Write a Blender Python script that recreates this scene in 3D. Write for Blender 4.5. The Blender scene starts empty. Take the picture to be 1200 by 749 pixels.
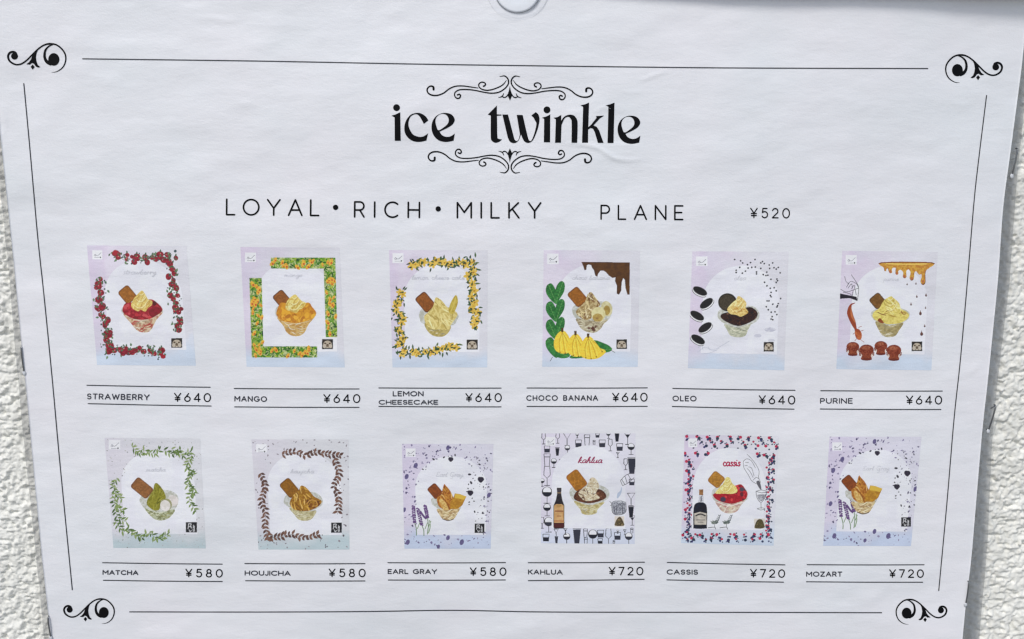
import bpy, math, numpy as np
from math import sin, cos, pi, radians
from mathutils.geometry import tessellate_polygon
from mathutils import Vector

# ------------------------------------------------------------------ camera, sky, sun, exposure
SC = bpy.context.scene
COL = SC.collection
CAM = dict(loc=(-0.00307, -0.34752, 0.076176), rot=(pi/2-0.175713, -0.00656, -0.01157))
cam_d = bpy.data.cameras.new('camera'); cam = bpy.data.objects.new('camera', cam_d); COL.objects.link(cam)
cam.location = CAM['loc']; cam.rotation_euler = CAM['rot']
cam_d.sensor_width = 36; cam_d.lens = 30.0; cam_d.clip_start = 0.01; cam_d.clip_end = 50
SC.camera = cam
SUN_EL, SUN_AZ = radians(50), radians(-28)      # azimuth measured from straight in front of the wall, towards the left
w = bpy.data.worlds.new('World'); SC.world = w; w.use_nodes = True
nt = w.node_tree; nt.nodes.clear()
wo = nt.nodes.new('ShaderNodeOutputWorld'); wb = nt.nodes.new('ShaderNodeBackground'); sky = nt.nodes.new('ShaderNodeTexSky')
sky.sky_type = 'NISHITA'; sky.sun_disc = False; sky.sun_elevation = SUN_EL; sky.sun_rotation = pi + SUN_AZ * -1
sky.air_density = 1.0; sky.dust_density = 2.0; sky.ozone_density = 0.6
wb.inputs[1].default_value = 0.10
nt.links.new(sky.outputs[0], wb.inputs[0]); nt.links.new(wb.outputs[0], wo.inputs[0])
sd = bpy.data.lights.new('sun', 'SUN'); so = bpy.data.objects.new('sun', sd); COL.objects.link(so)
sd.energy = 1.5; sd.angle = radians(16); sd.color = (1.0, 0.985, 0.965)
sdir = Vector((sin(SUN_AZ)*cos(SUN_EL), -cos(SUN_AZ)*cos(SUN_EL), sin(SUN_EL)))   # towards the sun
so.rotation_euler = sdir.to_track_quat('Z', 'Y').to_euler()
so.location = sdir * 3
SC.view_settings.view_transform = 'Standard'; SC.view_settings.look = 'None'
SC.view_settings.exposure = 0.28; SC.view_settings.gamma = 1.0; SC.view_settings.use_curve_mapping = False
SC.cycles.filter_width = 1.35
SC.cycles.transparent_max_bounces = 16

# ------------------------------------------------------------------ noise and the poster's surface
def hash_grid(ix, iy, seed):
    n = (ix.astype(np.int64)*374761393 + iy.astype(np.int64)*668265263 + seed*974634777) & 0x7fffffff
    n = ((n ^ (n >> 13)) * 1274126177) & 0x7fffffff
    n = n ^ (n >> 16)
    return (n & 0xffff) / 65535.0
def vnoise(x, y, seed=0):
    x = np.asarray(x, float); y = np.asarray(y, float)
    ix = np.floor(x); iy = np.floor(y); fx = x-ix; fy = y-iy
    fx = fx*fx*fx*(fx*(fx*6-15)+10); fy = fy*fy*fy*(fy*(fy*6-15)+10)
    a = hash_grid(ix, iy, seed); b = hash_grid(ix+1, iy, seed); c = hash_grid(ix, iy+1, seed); d = hash_grid(ix+1, iy+1, seed)
    return (a*(1-fx)+b*fx)*(1-fy) + (c*(1-fx)+d*fx)*fy
def fbm(x, y, seed=0, n=3):
    s = 0; a = 1; t = 0
    for k in range(n):
        s = s + a*vnoise(x*2**k, y*2**k, seed+k*17); t += a; a *= .5
    return s/t

def catmull(pts, closed=False, n=5):
    P = np.array(pts, float)
    if len(P) < 3: return P
    if closed: Q = np.vstack([P[-1:], P, P[:2]]); m = len(P)
    else: Q = np.vstack([2*P[0]-P[1], P, 2*P[-1]-P[-2]]); m = len(P)-1
    out = []
    for i in range(m):
        p0, p1, p2, p3 = Q[i], Q[i+1], Q[i+2], Q[i+3]
        for k in range(n):
            t = k/n
            out.append(.5*((2*p1)+(-p0+p2)*t+(2*p0-5*p1+4*p2-p3)*t*t+(-p0+3*p1-3*p2+p3)*t**3))
    if not closed: out.append(P[-1])
    return np.array(out)

# camera matrix: a point seen in the photograph is laid on the sheet once, here
_R = np.array(cam.rotation_euler.to_matrix()); _C = np.array(CAM['loc'])
FPX = 1000.0
def ray(px, py):
    d = np.stack([(np.asarray(px, float)-600)/FPX, -(np.asarray(py, float)-374.5)/FPX, -np.ones_like(np.asarray(px, float))], -1)
    return d @ _R.T
def plane_xz(px, py, y=0.0):
    d = ray(px, py); t = (y-_C[1])/d[..., 1]
    return _C[0]+t*d[..., 0], _C[2]+t*d[..., 2]
CREASES = []
def crease(pts, amp, wid):
    P = catmull(pts, n=6); x, z = plane_xz(P[:, 0], P[:, 1]); CREASES.append((np.stack([x, z], 1), amp, wid))
crease([(660, 168), (684, 170), (702, 176), (716, 185), (732, 188), (752, 187)], .00030, .0009)
crease([(712, 172), (722, 170), (738, 171), (750, 173)], .00010, .0009)
crease([(742, 97), (756, 93), (770, 88), (784, 85)], .00012, .0008)
crease([(726, 108), (738, 110), (752, 108)], .00008, .0008)
crease([(694, 133), (706, 127), (718, 131)], .00010, .0008)
crease([(664, 130), (674, 133), (684, 130)], .00007, .0008)
crease([(226, 25), (248, 22), (270, 26), (292, 21)], .00010, .0018)
crease([(278, 118), (292, 122), (306, 120)], .00008, .0016)
crease([(1108, 118), (1122, 124), (1134, 122)], .00008, .0014)
crease([(0, 118), (6, 128), (10, 148), (6, 166)], .00012, .0012)
crease([(1010, 705), (1028, 690), (1040, 672)], .00007, .0030)
crease([(560, 742), (640, 728), (720, 735)], .00018, .0060)
crease([(1150, 420), (1128, 436), (1096, 442)], .00008, .0020)
def height(x, z):
    x = np.asarray(x, float); z = np.asarray(z, float)
    h = .0016*fbm(x*7+3.1, z*9+1.7, 5, 2) + .00130*vnoise(x*21, z*34+.5, 9) + .00060*fbm(x*48, z*84, 12, 2) + .00016*vnoise(x*115, z*230, 14)
    h = h + .00005*(fbm(x*150, z*420, 41, 3)-.5)
    h = h + .0022*np.clip((x-.12)/.1, 0, 1)**1.5 * np.clip((.12-z)/.2, 0, 1)
    h = h + .0060*np.clip(1-(x/.2)**2, 0, 1)*np.clip(1-((z-.02)/.17)**2, 0, 1)
    for P, amp, wid in CREASES:
        lo = P.min(0)-4*wid; hi = P.max(0)+4*wid
        m = (x > lo[0]) & (x < hi[0]) & (z > lo[1]) & (z < hi[1])
        if not np.any(m): continue
        xs, zs = x[m], z[m]; best = np.full(xs.shape, 9.0); tt = np.zeros(xs.shape)
        for k in range(len(P)-1):
            a, b = P[k], P[k+1]; ab = b-a; L = ab@ab
            t = np.clip(((xs-a[0])*ab[0]+(zs-a[1])*ab[1])/L, 0, 1)
            dx = xs-a[0]-t*ab[0]; dz = zs-a[1]-t*ab[1]
            d = np.hypot(dx, dz)*np.where(dz*ab[0]-dx*ab[1] > 0, 1, -1)
            q = np.abs(d) < np.abs(best); best = np.where(q, d, best); tt = np.where(q, (k+t)/(len(P)-1), tt)
        d = best/wid
        f = np.exp(-d*d*1.6)*np.sin(np.pi*np.clip(tt, 0.02, .98))
        h = h.copy() if isinstance(h, np.ndarray) else np.array(h); h[m] += amp*f*1.9
    return h
def surf(px, py, off=0.0):
    d = ray(px, py); yy = np.zeros(d.shape[:-1])
    for k in range(4):
        t = (yy-_C[1])/d[..., 1]; x = _C[0]+t*d[..., 0]; z = _C[2]+t*d[..., 2]
        yy = -height(x, z)
    return np.stack([x, yy-off, z], -1)

# ------------------------------------------------------------------ object helpers
BASE = Vector((0, 0, -0.16))
def link(name, me, parent=None, loc=None):
    o = bpy.data.objects.new(name, me); COL.objects.link(o)
    if parent is not None: o.parent = parent
    if loc is not None: o.location = loc
    return o
def tag(o, label=None, cat=None, group=None, kind=None):
    if label: o['label'] = label
    if cat: o['category'] = cat
    if group: o['group'] = group
    if kind: o['kind'] = kind
    return o
def mesh_np(name, V, F, mat, smooth=True, base=None, colors=None):
    me = bpy.data.meshes.new(name)
    V = np.asarray(V, float)
    if base is not None: V = V-np.array(base)
    F = np.asarray(F)
    if F.ndim == 2:
        n, k = F.shape
        me.vertices.add(len(V)); me.vertices.foreach_set('co', V.astype(np.float32).ravel())
        me.loops.add(n*k); me.loops.foreach_set('vertex_index', F.astype(np.int32).ravel())
        me.polygons.add(n); me.polygons.foreach_set('loop_start', np.arange(0, n*k, k, dtype=np.int32))
        me.polygons.foreach_set('loop_total', np.full(n, k, np.int32))
        me.update(calc_edges=True)
    if smooth: me.polygons.foreach_set('use_smooth', np.ones(len(me.polygons), bool))
    if colors is not None:
        ca = me.color_attributes.new('print', 'FLOAT_COLOR', 'POINT')
        c4 = np.ones((len(V), 4), np.float32); c4[:, :3] = colors; ca.data.foreach_set('color', c4.ravel())
    if mat: me.materials.append(mat)
    me.validate(clean_customdata=False)
    return me
def grid_faces(nx, nz):
    i = np.arange((nx-1)*(nz-1)); r = i//(nx-1); c = i % (nx-1); a = r*nx+c
    return np.stack([a, a+1, a+nx+1, a+nx], 1)

# ------------------------------------------------------------------ materials
def lin(c):
    c = np.asarray(c, float)/255.0
    return np.where(c <= .04045, c/12.92, ((c+.055)/1.055)**2.4)
PAPER = np.array([.805, .814, .832])
SEEN = lin((218, 221, 227))
def ink(c):
    """printed colour of the sheet from the colour it has beside the bare paper in the photograph"""
    return np.clip(lin(c)/SEEN*PAPER, .006, .88)
def new_mat(name):
    m = bpy.data.materials.new(name); m.use_nodes = True
    return m, m.node_tree, m.node_tree.nodes['Principled BSDF']
def node(nt, t, **kw):
    n = nt.nodes.new(t)
    for k, v in kw.items(): setattr(n, k, v)
    return n
def sheet_finish(nt, b, bump=.12):
    """laminated paper: faint long fibres and film ripples under a soft gloss"""
    tc = node(nt, 'ShaderNodeTexCoord'); mp = node(nt, 'ShaderNodeMapping'); mp.inputs['Scale'].default_value = (170, 170, 430)
    n1 = node(nt, 'ShaderNodeTexNoise'); n1.inputs['Scale'].default_value = 1; n1.inputs['Detail'].default_value = 5; n1.inputs['Roughness'].default_value = .62
    mp2 = node(nt, 'ShaderNodeMapping'); mp2.inputs['Scale'].default_value = (1500, 1500, 1900); n2 = node(nt, 'ShaderNodeTexNoise'); n2.inputs['Scale'].default_value = 1; n2.inputs['Detail'].default_value = 2
    nt.links.new(tc.outputs['Object'], mp.inputs[0]); nt.links.new(mp.outputs[0], n1.inputs['Vector'])
    nt.links.new(tc.outputs['Object'], mp2.inputs[0]); nt.links.new(mp2.outputs[0], n2.inputs['Vector'])
    mx = node(nt, 'ShaderNodeMath', operation='MULTIPLY_ADD'); mx.inputs[1].default_value = .3
    nt.links.new(n2.outputs[0], mx.inputs[0]); nt.links.new(n1.outputs[0], mx.inputs[2])
    bp = node(nt, 'ShaderNodeBump'); bp.inputs['Strength'].default_value = bump; bp.inputs['Distance'].default_value = .0012
    nt.links.new(mx.outputs[0], bp.inputs['Height']); nt.links.new(bp.outputs[0], b.inputs['Normal'])
    b.inputs['Roughness'].default_value = .55; b.inputs['Coat Weight'].default_value = .5; b.inputs['Coat Roughness'].default_value = .38
    b.inputs['Specular IOR Level'].default_value = .35
    return tc
M_PAPER, nt_, b_ = new_mat('laminated_paper')
tc = sheet_finish(nt_, b_, .17)
nn = node(nt_, 'ShaderNodeTexNoise'); nn.inputs['Scale'].default_value = 18; nn.inputs['Detail'].default_value = 6
rp = node(nt_, 'ShaderNodeValToRGB'); rp.color_ramp.elements[0].position = .3; rp.color_ramp.elements[1].position = .7
rp.color_ramp.elements[0].color = (*(PAPER*[.965, .985, .985]), 1); rp.color_ramp.elements[1].color = (*(PAPER*[1.025, 1.0, 1.005]), 1)
nt_.links.new(tc.outputs['Object'], nn.inputs['Vector']); nt_.links.new(nn.outputs[0], rp.inputs[0]); nt_.links.new(rp.outputs[0], b_.inputs['Base Color'])
M_PRINT, nt_, b_ = new_mat('printed_picture')
sheet_finish(nt_, b_, .17)
at = node(nt_, 'ShaderNodeAttribute', attribute_name='print'); nt_.links.new(at.outputs['Color'], b_.inputs['Base Color'])
def ink_mat(name, rgb):
    m, t, b = new_mat(name); tc = sheet_finish(t, b, .10); b.inputs['Coat Weight'].default_value = .08; b.inputs['Specular IOR Level'].default_value = .08
    n = node(t, 'ShaderNodeTexNoise'); n.inputs['Scale'].default_value = 900
    r = node(t, 'ShaderNodeValToRGB'); c = ink(rgb)*(.3 if sum(rgb) < 120 else 1)
    r.color_ramp.elements[0].color = (*(c*.8), 1); r.color_ramp.elements[1].color = (*(c*1.25), 1)
    t.links.new(tc.outputs['Object'], n.inputs['Vector']); t.links.new(n.outputs[0], r.inputs[0]); t.links.new(r.outputs[0], b.inputs['Base Color'])
    return m
M_INK = ink_mat('black_ink', (24, 25, 30)); M_THIN = ink_mat('thin_black_ink', (62, 64, 70)); M_GREY = ink_mat('pale_grey_ink', (202, 204, 212))
M_ROSE = ink_mat('rose_ink', (150, 60, 92)); M_RED = ink_mat('red_ink', (170, 45, 80)); M_GREY2 = ink_mat('grey_ink', (120, 122, 132)); M_LABEL = ink_mat('label_ink', (58, 60, 68))

M_FILM, nt_, b_ = new_mat('clear_laminate')
nt_.nodes.remove(b_); out = nt_.nodes['Material Output']
tr = node(nt_, 'ShaderNodeBsdfTransparent'); tr.inputs[0].default_value = (.71, .71, .705, 1)
df = node(nt_, 'ShaderNodeBsdfDiffuse'); df.inputs[0].default_value = (.55, .57, .6, 1)
gl = node(nt_, 'ShaderNodeBsdfGlossy'); gl.inputs['Roughness'].default_value = .16
fr = node(nt_, 'ShaderNodeFresnel'); fr.inputs[0].default_value = 1.5
m0 = node(nt_, 'ShaderNodeMixShader'); m0.inputs[0].default_value = .16
mx = node(nt_, 'ShaderNodeMixShader'); tcn = node(nt_, 'ShaderNodeTexCoord'); mpn = node(nt_, 'ShaderNodeMapping'); mpn.inputs['Scale'].default_value = (900, 300, 60)
nz = node(nt_, 'ShaderNodeTexNoise'); nz.inputs['Scale'].default_value = 1; nz.inputs['Detail'].default_value = 3
bp = node(nt_, 'ShaderNodeBump'); bp.inputs['Strength'].default_value = .35; bp.inputs['Distance'].default_value = .001
nt_.links.new(tcn.outputs['Object'], mpn.inputs[0]); nt_.links.new(mpn.outputs[0], nz.inputs['Vector']); nt_.links.new(nz.outputs[0], bp.inputs['Height'])
nt_.links.new(bp.outputs[0], gl.inputs['Normal']); nt_.links.new(bp.outputs[0], fr.inputs['Normal'])
nt_.links.new(tr.outputs[0], m0.inputs[1]); nt_.links.new(df.outputs[0], m0.inputs[2])
nt_.links.new(fr.outputs[0], mx.inputs[0]); nt_.links.new(m0.outputs[0], mx.inputs[1]); nt_.links.new(gl.outputs[0], mx.inputs[2]); nt_.links.new(mx.outputs[0], out.inputs[0])

M_WALL, nt_, b_ = new_mat('cream_stucco')
tc = node(nt_, 'ShaderNodeTexCoord')
n1 = node(nt_, 'ShaderNodeTexNoise'); n1.inputs['Scale'].default_value = 90; n1.inputs['Detail'].default_value = 8
r1 = node(nt_, 'ShaderNodeValToRGB'); r1.color_ramp.elements[0].position = .32; r1.color_ramp.elements[1].position = .68
r1.color_ramp.elements[0].color = (.75, .745, .685, 1); r1.color_ramp.elements[1].color = (.855, .85, .79, 1)
n2 = node(nt_, 'ShaderNodeTexNoise'); n2.inputs['Scale'].default_value = 1100; n2.inputs['Detail'].default_value = 4
bp = node(nt_, 'ShaderNodeBump'); bp.inputs['Strength'].default_value = .35; bp.inputs['Distance'].default_value = .0005
for a in (n1, n2): nt_.links.new(tc.outputs['Object'], a.inputs['Vector'])
nt_.links.new(n1.outputs[0], r1.inputs[0]); nt_.links.new(r1.outputs[0], b_.inputs['Base Color'])
nt_.links.new(n2.outputs[0], bp.inputs['Height'])
# far from the poster the stucco relief is carried by bump instead of geometry
n3 = node(nt_, 'ShaderNodeTexNoise'); n3.inputs['Scale'].default_value = 330; n3.inputs['Detail'].default_value = 3; nt_.links.new(tc.outputs['Object'], n3.inputs['Vector'])
ac = node(nt_, 'ShaderNodeAttribute', attribute_name='coarse'); ml = node(nt_, 'ShaderNodeMath', operation='MULTIPLY'); nt_.links.new(n3.outputs[0], ml.inputs[0]); nt_.links.new(ac.outputs['Fac'], ml.inputs[1])
bp3 = node(nt_, 'ShaderNodeBump'); bp3.inputs['Strength'].default_value = .9; bp3.inputs['Distance'].default_value = .004
nt_.links.new(ml.outputs[0], bp3.inputs['Height']); nt_.links.new(bp.outputs[0], bp3.inputs['Normal']); nt_.links.new(bp3.outputs[0], b_.inputs['Normal'])
b_.inputs['Roughness'].default_value = .5; b_.inputs['Specular IOR Level'].default_value = .4

def simple(name, col, rough, metal=0.0, ns=300, amt=.15):
    m, t, b = new_mat(name); tcx = node(t, 'ShaderNodeTexCoord'); n = node(t, 'ShaderNodeTexNoise'); n.inputs['Scale'].default_value = ns
    r = node(t, 'ShaderNodeValToRGB'); c = np.array(col); r.color_ramp.elements[0].color = (*(c*(1-amt)), 1); r.color_ramp.elements[1].color = (*(c*(1+amt)), 1)
    t.links.new(tcx.outputs['Object'], n.inputs['Vector']); t.links.new(n.outputs[0], r.inputs[0]); t.links.new(r.outputs[0], b.inputs['Base Color'])
    b.inputs['Roughness'].default_value = rough; b.inputs['Metallic'].default_value = metal
    return m
M_WIRE = simple('dull_steel_wire', (.22, .225, .23), .32, 1.0, 2500, .3)
M_SHADE_STRIP = simple('grey_shade_strip', (.42, .42, .43), .6, 0, 200, .08)  # grey of the added out-of-view strip that shades the poster
M_CUP, nt_, b_ = new_mat('clear_suction_plastic')
nt_.nodes.remove(b_); out = nt_.nodes['Material Output']
tr = node(nt_, 'ShaderNodeBsdfTransparent'); tr.inputs[0].default_value = (.99, .993, .998, 1)
gl = node(nt_, 'ShaderNodeBsdfGlossy'); gl.inputs['Roughness'].default_value = .08
lw = node(nt_, 'ShaderNodeLayerWeight'); lw.inputs[0].default_value = .16
tcn = node(nt_, 'ShaderNodeTexCoord'); nz = node(nt_, 'ShaderNodeTexNoise'); nz.inputs['Scale'].default_value = 500; bp = node(nt_, 'ShaderNodeBump'); bp.inputs['Strength'].default_value = .05; bp.inputs['Distance'].default_value = .001
nt_.links.new(tcn.outputs['Object'], nz.inputs['Vector']); nt_.links.new(nz.outputs[0], bp.inputs['Height']); nt_.links.new(bp.outputs[0], gl.inputs['Normal'])
mx = node(nt_, 'ShaderNodeMixShader')
nt_.links.new(lw.outputs['Fresnel'], mx.inputs[0]); nt_.links.new(tr.outputs[0], mx.inputs[1]); nt_.links.new(gl.outputs[0], mx.inputs[2]); nt_.links.new(mx.outputs[0], out.inputs[0])

# ------------------------------------------------------------------ the wall
def make_wall():
    xl0, _ = plane_xz(-45, 749, .004); xl1, _ = plane_xz(72, 740, .004)
    xr0, _ = plane_xz(1112, 740, .004); xr1, _ = plane_xz(1245, 749, .004)
    _, zt = plane_xz(600, -50, .004); _, zb = plane_xz(600, 800, .004)
    s = .00044
    xs = np.concatenate([np.linspace(-.80, xl0-.105, 60), np.arange(xl0-.10, xl0-.0005, .0009), np.arange(xl0, xl1, s), np.linspace(xl1+.003, xr0-.003, 70), np.arange(xr0, xr1, s), np.arange(xr1+.0006, xr1+.10, .0009), np.linspace(xr1+.105, .80, 60)])
    zs = np.concatenate([np.linspace(-.60, zb-.035, 45), np.arange(zb-.03, zb-.0005, .0009), np.arange(zb, zt, s), np.arange(zt+.0006, zt+.03, .0009), np.linspace(zt+.035, .60, 45)])
    gx = np.gradient(xs)[None, :]; gz = np.gradient(zs)[:, None]; step = np.maximum(gx, gz)
    fine = np.clip((.0030-step)/.0018, 0, 1); hid = (np.abs(xs) < .17)[None, :] & (step > -1)
    X, Z = np.meshgrid(xs, zs)
    def base(x, z):
        n = fbm(x*380+fbm(x*120, z*120, 77, 2)*1.2, z*390, 21, 2)
        return np.tanh((n-.47)*6)
    b0 = base(X, Z)
    b = base(X, Z+.0006*b0)
    h = .00026*b + .00062*(fbm(X*640, Z*700+.4*b, 31, 2)-.5)*1.6 + .00028*(fbm(X*1000, Z*1100, 35, 2)-.5) + .0012*(vnoise(X*40, Z*40, 51)-.5)
    drops = vnoise(X*520+7, Z*560, 63); h = h + .0012*np.clip(drops-.74, 0, 1)*3*np.clip(vnoise(X*120, Z*120, 66)*1.6-.3, 0, 1)
    pits = vnoise(X*430+3, Z*640+fbm(X*200, Z*200, 5, 1), 83); h = h - .0012*np.clip(pits-.70, 0, 1)*3
    Y = .0042-h*1.3*fine-.0006*(1-fine)
    V = np.stack([X.ravel(), Y.ravel(), Z.ravel()], 1)
    me = mesh_np('wall', V, grid_faces(len(xs), len(zs)), M_WALL)
    at_ = me.attributes.new('coarse', 'FLOAT', 'POINT'); at_.data.foreach_set('value', (1-fine).astype(np.float32).ravel())
    o = link('wall', me); tag(o, kind='structure')
make_wall()

def make_ground():
    me = bpy.data.meshes.new('ground'); me.from_pydata([(-30, -30, -1.45), (30, -30, -1.45), (30, .003, -1.45), (-30, .003, -1.45)], [], [(0, 1, 2, 3)])
    me.materials.append(simple('grey_paving', (.36, .355, .34), .8, 0, 8, .12)); tag(link('ground', me), kind='structure')
make_ground()

# ------------------------------------------------------------------ poster: sheet and clear border
LX = np.array([(-22, -17.5), (180, 2.6), (318, 17), (393, 24), (460, 31), (564, 40.5), (653, 49), (730, 57.5), (792, 63.5)])
RX = np.array([(-22, 1206), (66, 1199), (180, 1184), (240, 1175.5), (325, 1170), (450, 1157.4), (490, 1152.5), (540, 1148), (660, 1138), (700, 1132.5), (749, 1128), (792, 1123.5)])
FW = np.array([(-22, 5), (66, 9), (180, 12), (250, 15), (330, 15), (450, 12.5), (540, 14.5), (620, 18), (700, 20), (749, 21), (792, 21)])
def edge_l(y): return np.interp(y, LX[:, 0], LX[:, 1])
def edge_r(y):
    yy = np.linspace(-22, 792, 400); v = np.interp(yy, RX[:, 0], RX[:, 1])
    return np.interp(y, yy, np.convolve(np.pad(v, 12, mode='reflect', reflect_type='odd'), np.ones(25)/25, 'valid'))
def film_l(y): return edge_l(y)-(9.5+.9*np.sin(np.asarray(y)/60.))
def film_r(y): return edge_r(y)+np.interp(y, FW[:, 0], FW[:, 1])
poster = link('menu_poster', None, loc=BASE); poster.empty_display_size = .05
tag(poster, 'white laminated ice cream menu poster with twelve sundae pictures hung on the stucco wall', 'poster')
def make_sheet():
    nx, nz = 500, 350
    t = np.linspace(0, 1, nz)[:, None]; s = np.linspace(0, 1, nx)[None, :]
    y = -22+814*t+0*s; x = edge_l(y)*(1-s)+edge_r(y)*s
    V = surf(x, y).reshape(-1, 3)
    F = grid_faces(nx, nz)
    # real thickness: the back of the sheet and its rim
    nb = len(V); F = F[:, ::-1]          # the grid winds away from the viewer: face it outward
    rim = np.concatenate([np.arange(nx), np.arange(1, nz)*nx+nx-1, (nz-1)*nx+np.arange(nx-2, -1, -1), np.arange(nz-2, 0, -1)*nx])
    V2 = V[rim]+np.array([0, .00025, 0]); k = np.arange(len(rim)); k2 = np.roll(k, -1); Fr = np.stack([rim, k+nb, k2+nb, np.roll(rim, -1)], 1)
    mx_, mz_ = 60, 45; t = np.linspace(0, 1, mz_)[:, None]; q = np.linspace(0, 1, mx_)[None, :]; y = -22+814*t+0*q; x = edge_l(y)*(1-q)+edge_r(y)*q
    V3 = surf(x, y).reshape(-1, 3)+np.array([0, .00045, 0]); Fb = grid_faces(mx_, mz_)+nb+len(V2)
    me = mesh_np('paper_sheet', np.vstack([V, V2, V3]), np.vstack([F, Fr, Fb]), M_PAPER, base=BASE)
    link('paper_sheet', me, poster)
make_sheet()
def film_strip(fa, fb, y0, y1, nu, nv, lift, label):
    t = np.linspace(0, 1, nv)[:, None]; s = np.linspace(0, 1, nu)[None, :]
    y = y0+(y1-y0)*t+0*s; x = fa(y)*(1-s)+fb(y)*s
    P = surf(x, y)
    P[..., 1] += .00012 + lift(s, t)
    V = P.reshape(-1, 3); F = grid_faces(nu, nv)[:, ::-1]
    me = mesh_np('laminate_border', V, F, M_FILM, base=BASE)
    tag(link('laminate_border', me, poster), label)
film_strip(film_l, edge_l, -22, 792, 9, 240, lambda s, t: .0010*(1-s)**1.5+.0004*(vnoise(t*40, s, 3)-.5)*(1-s), 'narrow clear film border along the left edge')
film_strip(edge_r, film_r, -22, 792, 12, 260, lambda s, t: .0006*s*(1+.4*(vnoise(t*30, s, 4)-.5)), 'wider clear film border along the right edge')
film_strip(lambda y: edge_l(-22+0*y), lambda y: edge_r(-22+0*y), -34, -22.01, 160, 8, lambda s, t: .0*s*t, 'clear film border along the top edge')
film_strip(lambda y: edge_l(792+0*y), lambda y: edge_r(792+0*y), 792.01, 806, 160, 8, lambda s, t: .0*s*t, 'clear film border along the bottom edge')

# ------------------------------------------------------------------ flat print as shapes laid on the sheet
class Ink:
    def __init__(s): s.v = []; s.f = []; s.o = []; s.k = 0
    def _add(s, P, F):
        b = len(s.v); s.v += [tuple(p) for p in P]; s.o += [s.k*.0000022]*len(P); s.f += [tuple(i+b for i in f) for f in F]; s.k += 1
    def stroke(s, pts, w, cap=True, smooth=False, dens=4.0):
        if not smooth and np.ndim(w) == 0 and len(pts) > 2:      # sharp corners: end one run and start the next
            P = np.array(pts, float); D = np.diff(P, axis=0); n = np.hypot(D[:, 0], D[:, 1])+1e-9; D = D/n[:, None]
            cut = [i+1 for i in range(len(D)-1) if (D[i]*D[i+1]).sum() < .55]
            if cut:
                b = [0]+cut+[len(P)-1]
                for i in range(len(b)-1): s.stroke(P[b[i]:b[i+1]+1], w, cap, False, dens)
                return
        P = catmull(pts, n=6) if smooth else np.array(pts, float)
        W = np.array(w, float) if np.ndim(w) else np.full(len(pts), float(w))
        if smooth: W = np.interp(np.linspace(0, 1, len(P)), np.linspace(0, 1, len(W)), W)
        keep = [0]+[i for i in range(1, len(P)) if np.hypot(*(P[i]-P[i-1])) > 1e-4]; P = P[keep]; W = W[keep]
        if len(P) < 2: return
        # long straight runs are cut up so they follow the sheet
        Q = [P[0]]; U = [W[0]]
        for i in range(1, len(P)):
            n = max(1, int(np.hypot(*(P[i]-P[i-1]))/dens))
            for k in range(1, n+1): Q.append(P[i-1]+(P[i]-P[i-1])*k/n); U.append(W[i-1]+(W[i]-W[i-1])*k/n)
        P = np.array(Q); W = np.array(U)
        closed = np.hypot(*(P[0]-P[-1])) < 1e-3
        D = np.diff(P, axis=0); D /= np.hypot(D[:, 0], D[:, 1])[:, None]
        N = np.stack([-D[:, 1], D[:, 0]], 1)
        M = np.zeros_like(P); M[0] = N[0]; M[-1] = N[-1]
        if closed: M[0] = M[-1] = (N[0]+N[-1])/2
        M[1:-1] = (N[:-1]+N[1:])/2
        L2 = (M**2).sum(1); M = M/np.maximum(L2, .30)[:, None]
        A = P+M*W[:, None]/2; B = P-M*W[:, None]/2
        V = []; F = []
        for i in range(len(P)): V += [A[i], B[i]]
        for i in range(len(P)-1): F.append((2*i, 2*i+1, 2*i+3, 2*i+2))
        if cap and not closed:
            for end, sg in ((0, -1), (len(P)-1, 1)):
                d = (D[0] if end == 0 else D[-1])*sg; n = M[end]; r = W[end]/2; c = P[end]; k0 = len(V)
                V += [c+r*(d*sin(a)+n*cos(a)) for a in (pi*.25, pi*.5, pi*.75)]
                F.append((2*end, k0, k0+1, k0+2, 2*end+1))
        s._add(V, F)
    def poly(s, pts, holes=(), smooth=False):
        rings = [catmull(r, True, 4) if smooth else np.array(r, float) for r in (pts,)+tuple(holes)]
        tri = tessellate_polygon([[Vector((p[0], p[1], 0)) for p in r] for r in rings])
        V = [tuple(q) for q in np.vstack(rings)]; F = [tuple(t) for t in tri]
        for _ in range(2 if np.ptp(np.array(V), 0).max() > 12 else 0):      # fine enough to follow creases
            mid = {}; G2 = []
            def md(a, b):
                k = (min(a, b), max(a, b))
                if k not in mid: mid[k] = len(V); V.append(((V[a][0]+V[b][0])/2, (V[a][1]+V[b][1])/2))
                return mid[k]
            for a, b, c in F:
                ab, bc, ca = md(a, b), md(b, c), md(c, a); G2 += [(a, ab, ca), (ab, b, bc), (ca, bc, c), (ab, bc, ca)]
            F = G2
        s._add(V, F)
    def disc(s, c, rx, ry=None, n=20):
        ry = ry or rx; s.poly([(c[0]+rx*cos(2*pi*i/n), c[1]+ry*sin(2*pi*i/n)) for i in range(n)])
    def build(s, name, mat, parent, label=None, off=.00010):
        V = np.array(s.v, float); P = surf(V[:, 0], V[:, 1], 0.0); P[:, 1] -= off+np.array(s.o)
        me = bpy.data.meshes.new(name); me.from_pydata((P-np.array(BASE)).tolist(), [], s.f); me.materials.append(mat)
        # every face looks out of the wall
        me.update(); fl = [p.index for p in me.polygons if p.normal.y > 0]
        if fl:
            import bmesh
            bm = bmesh.new(); bm.from_mesh(me); bm.faces.ensure_lookup_table(); bmesh.ops.reverse_faces(bm, faces=[bm.faces[i] for i in fl]); bm.to_mesh(me); bm.free()
        return tag(link(name, me, parent), label)

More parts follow.
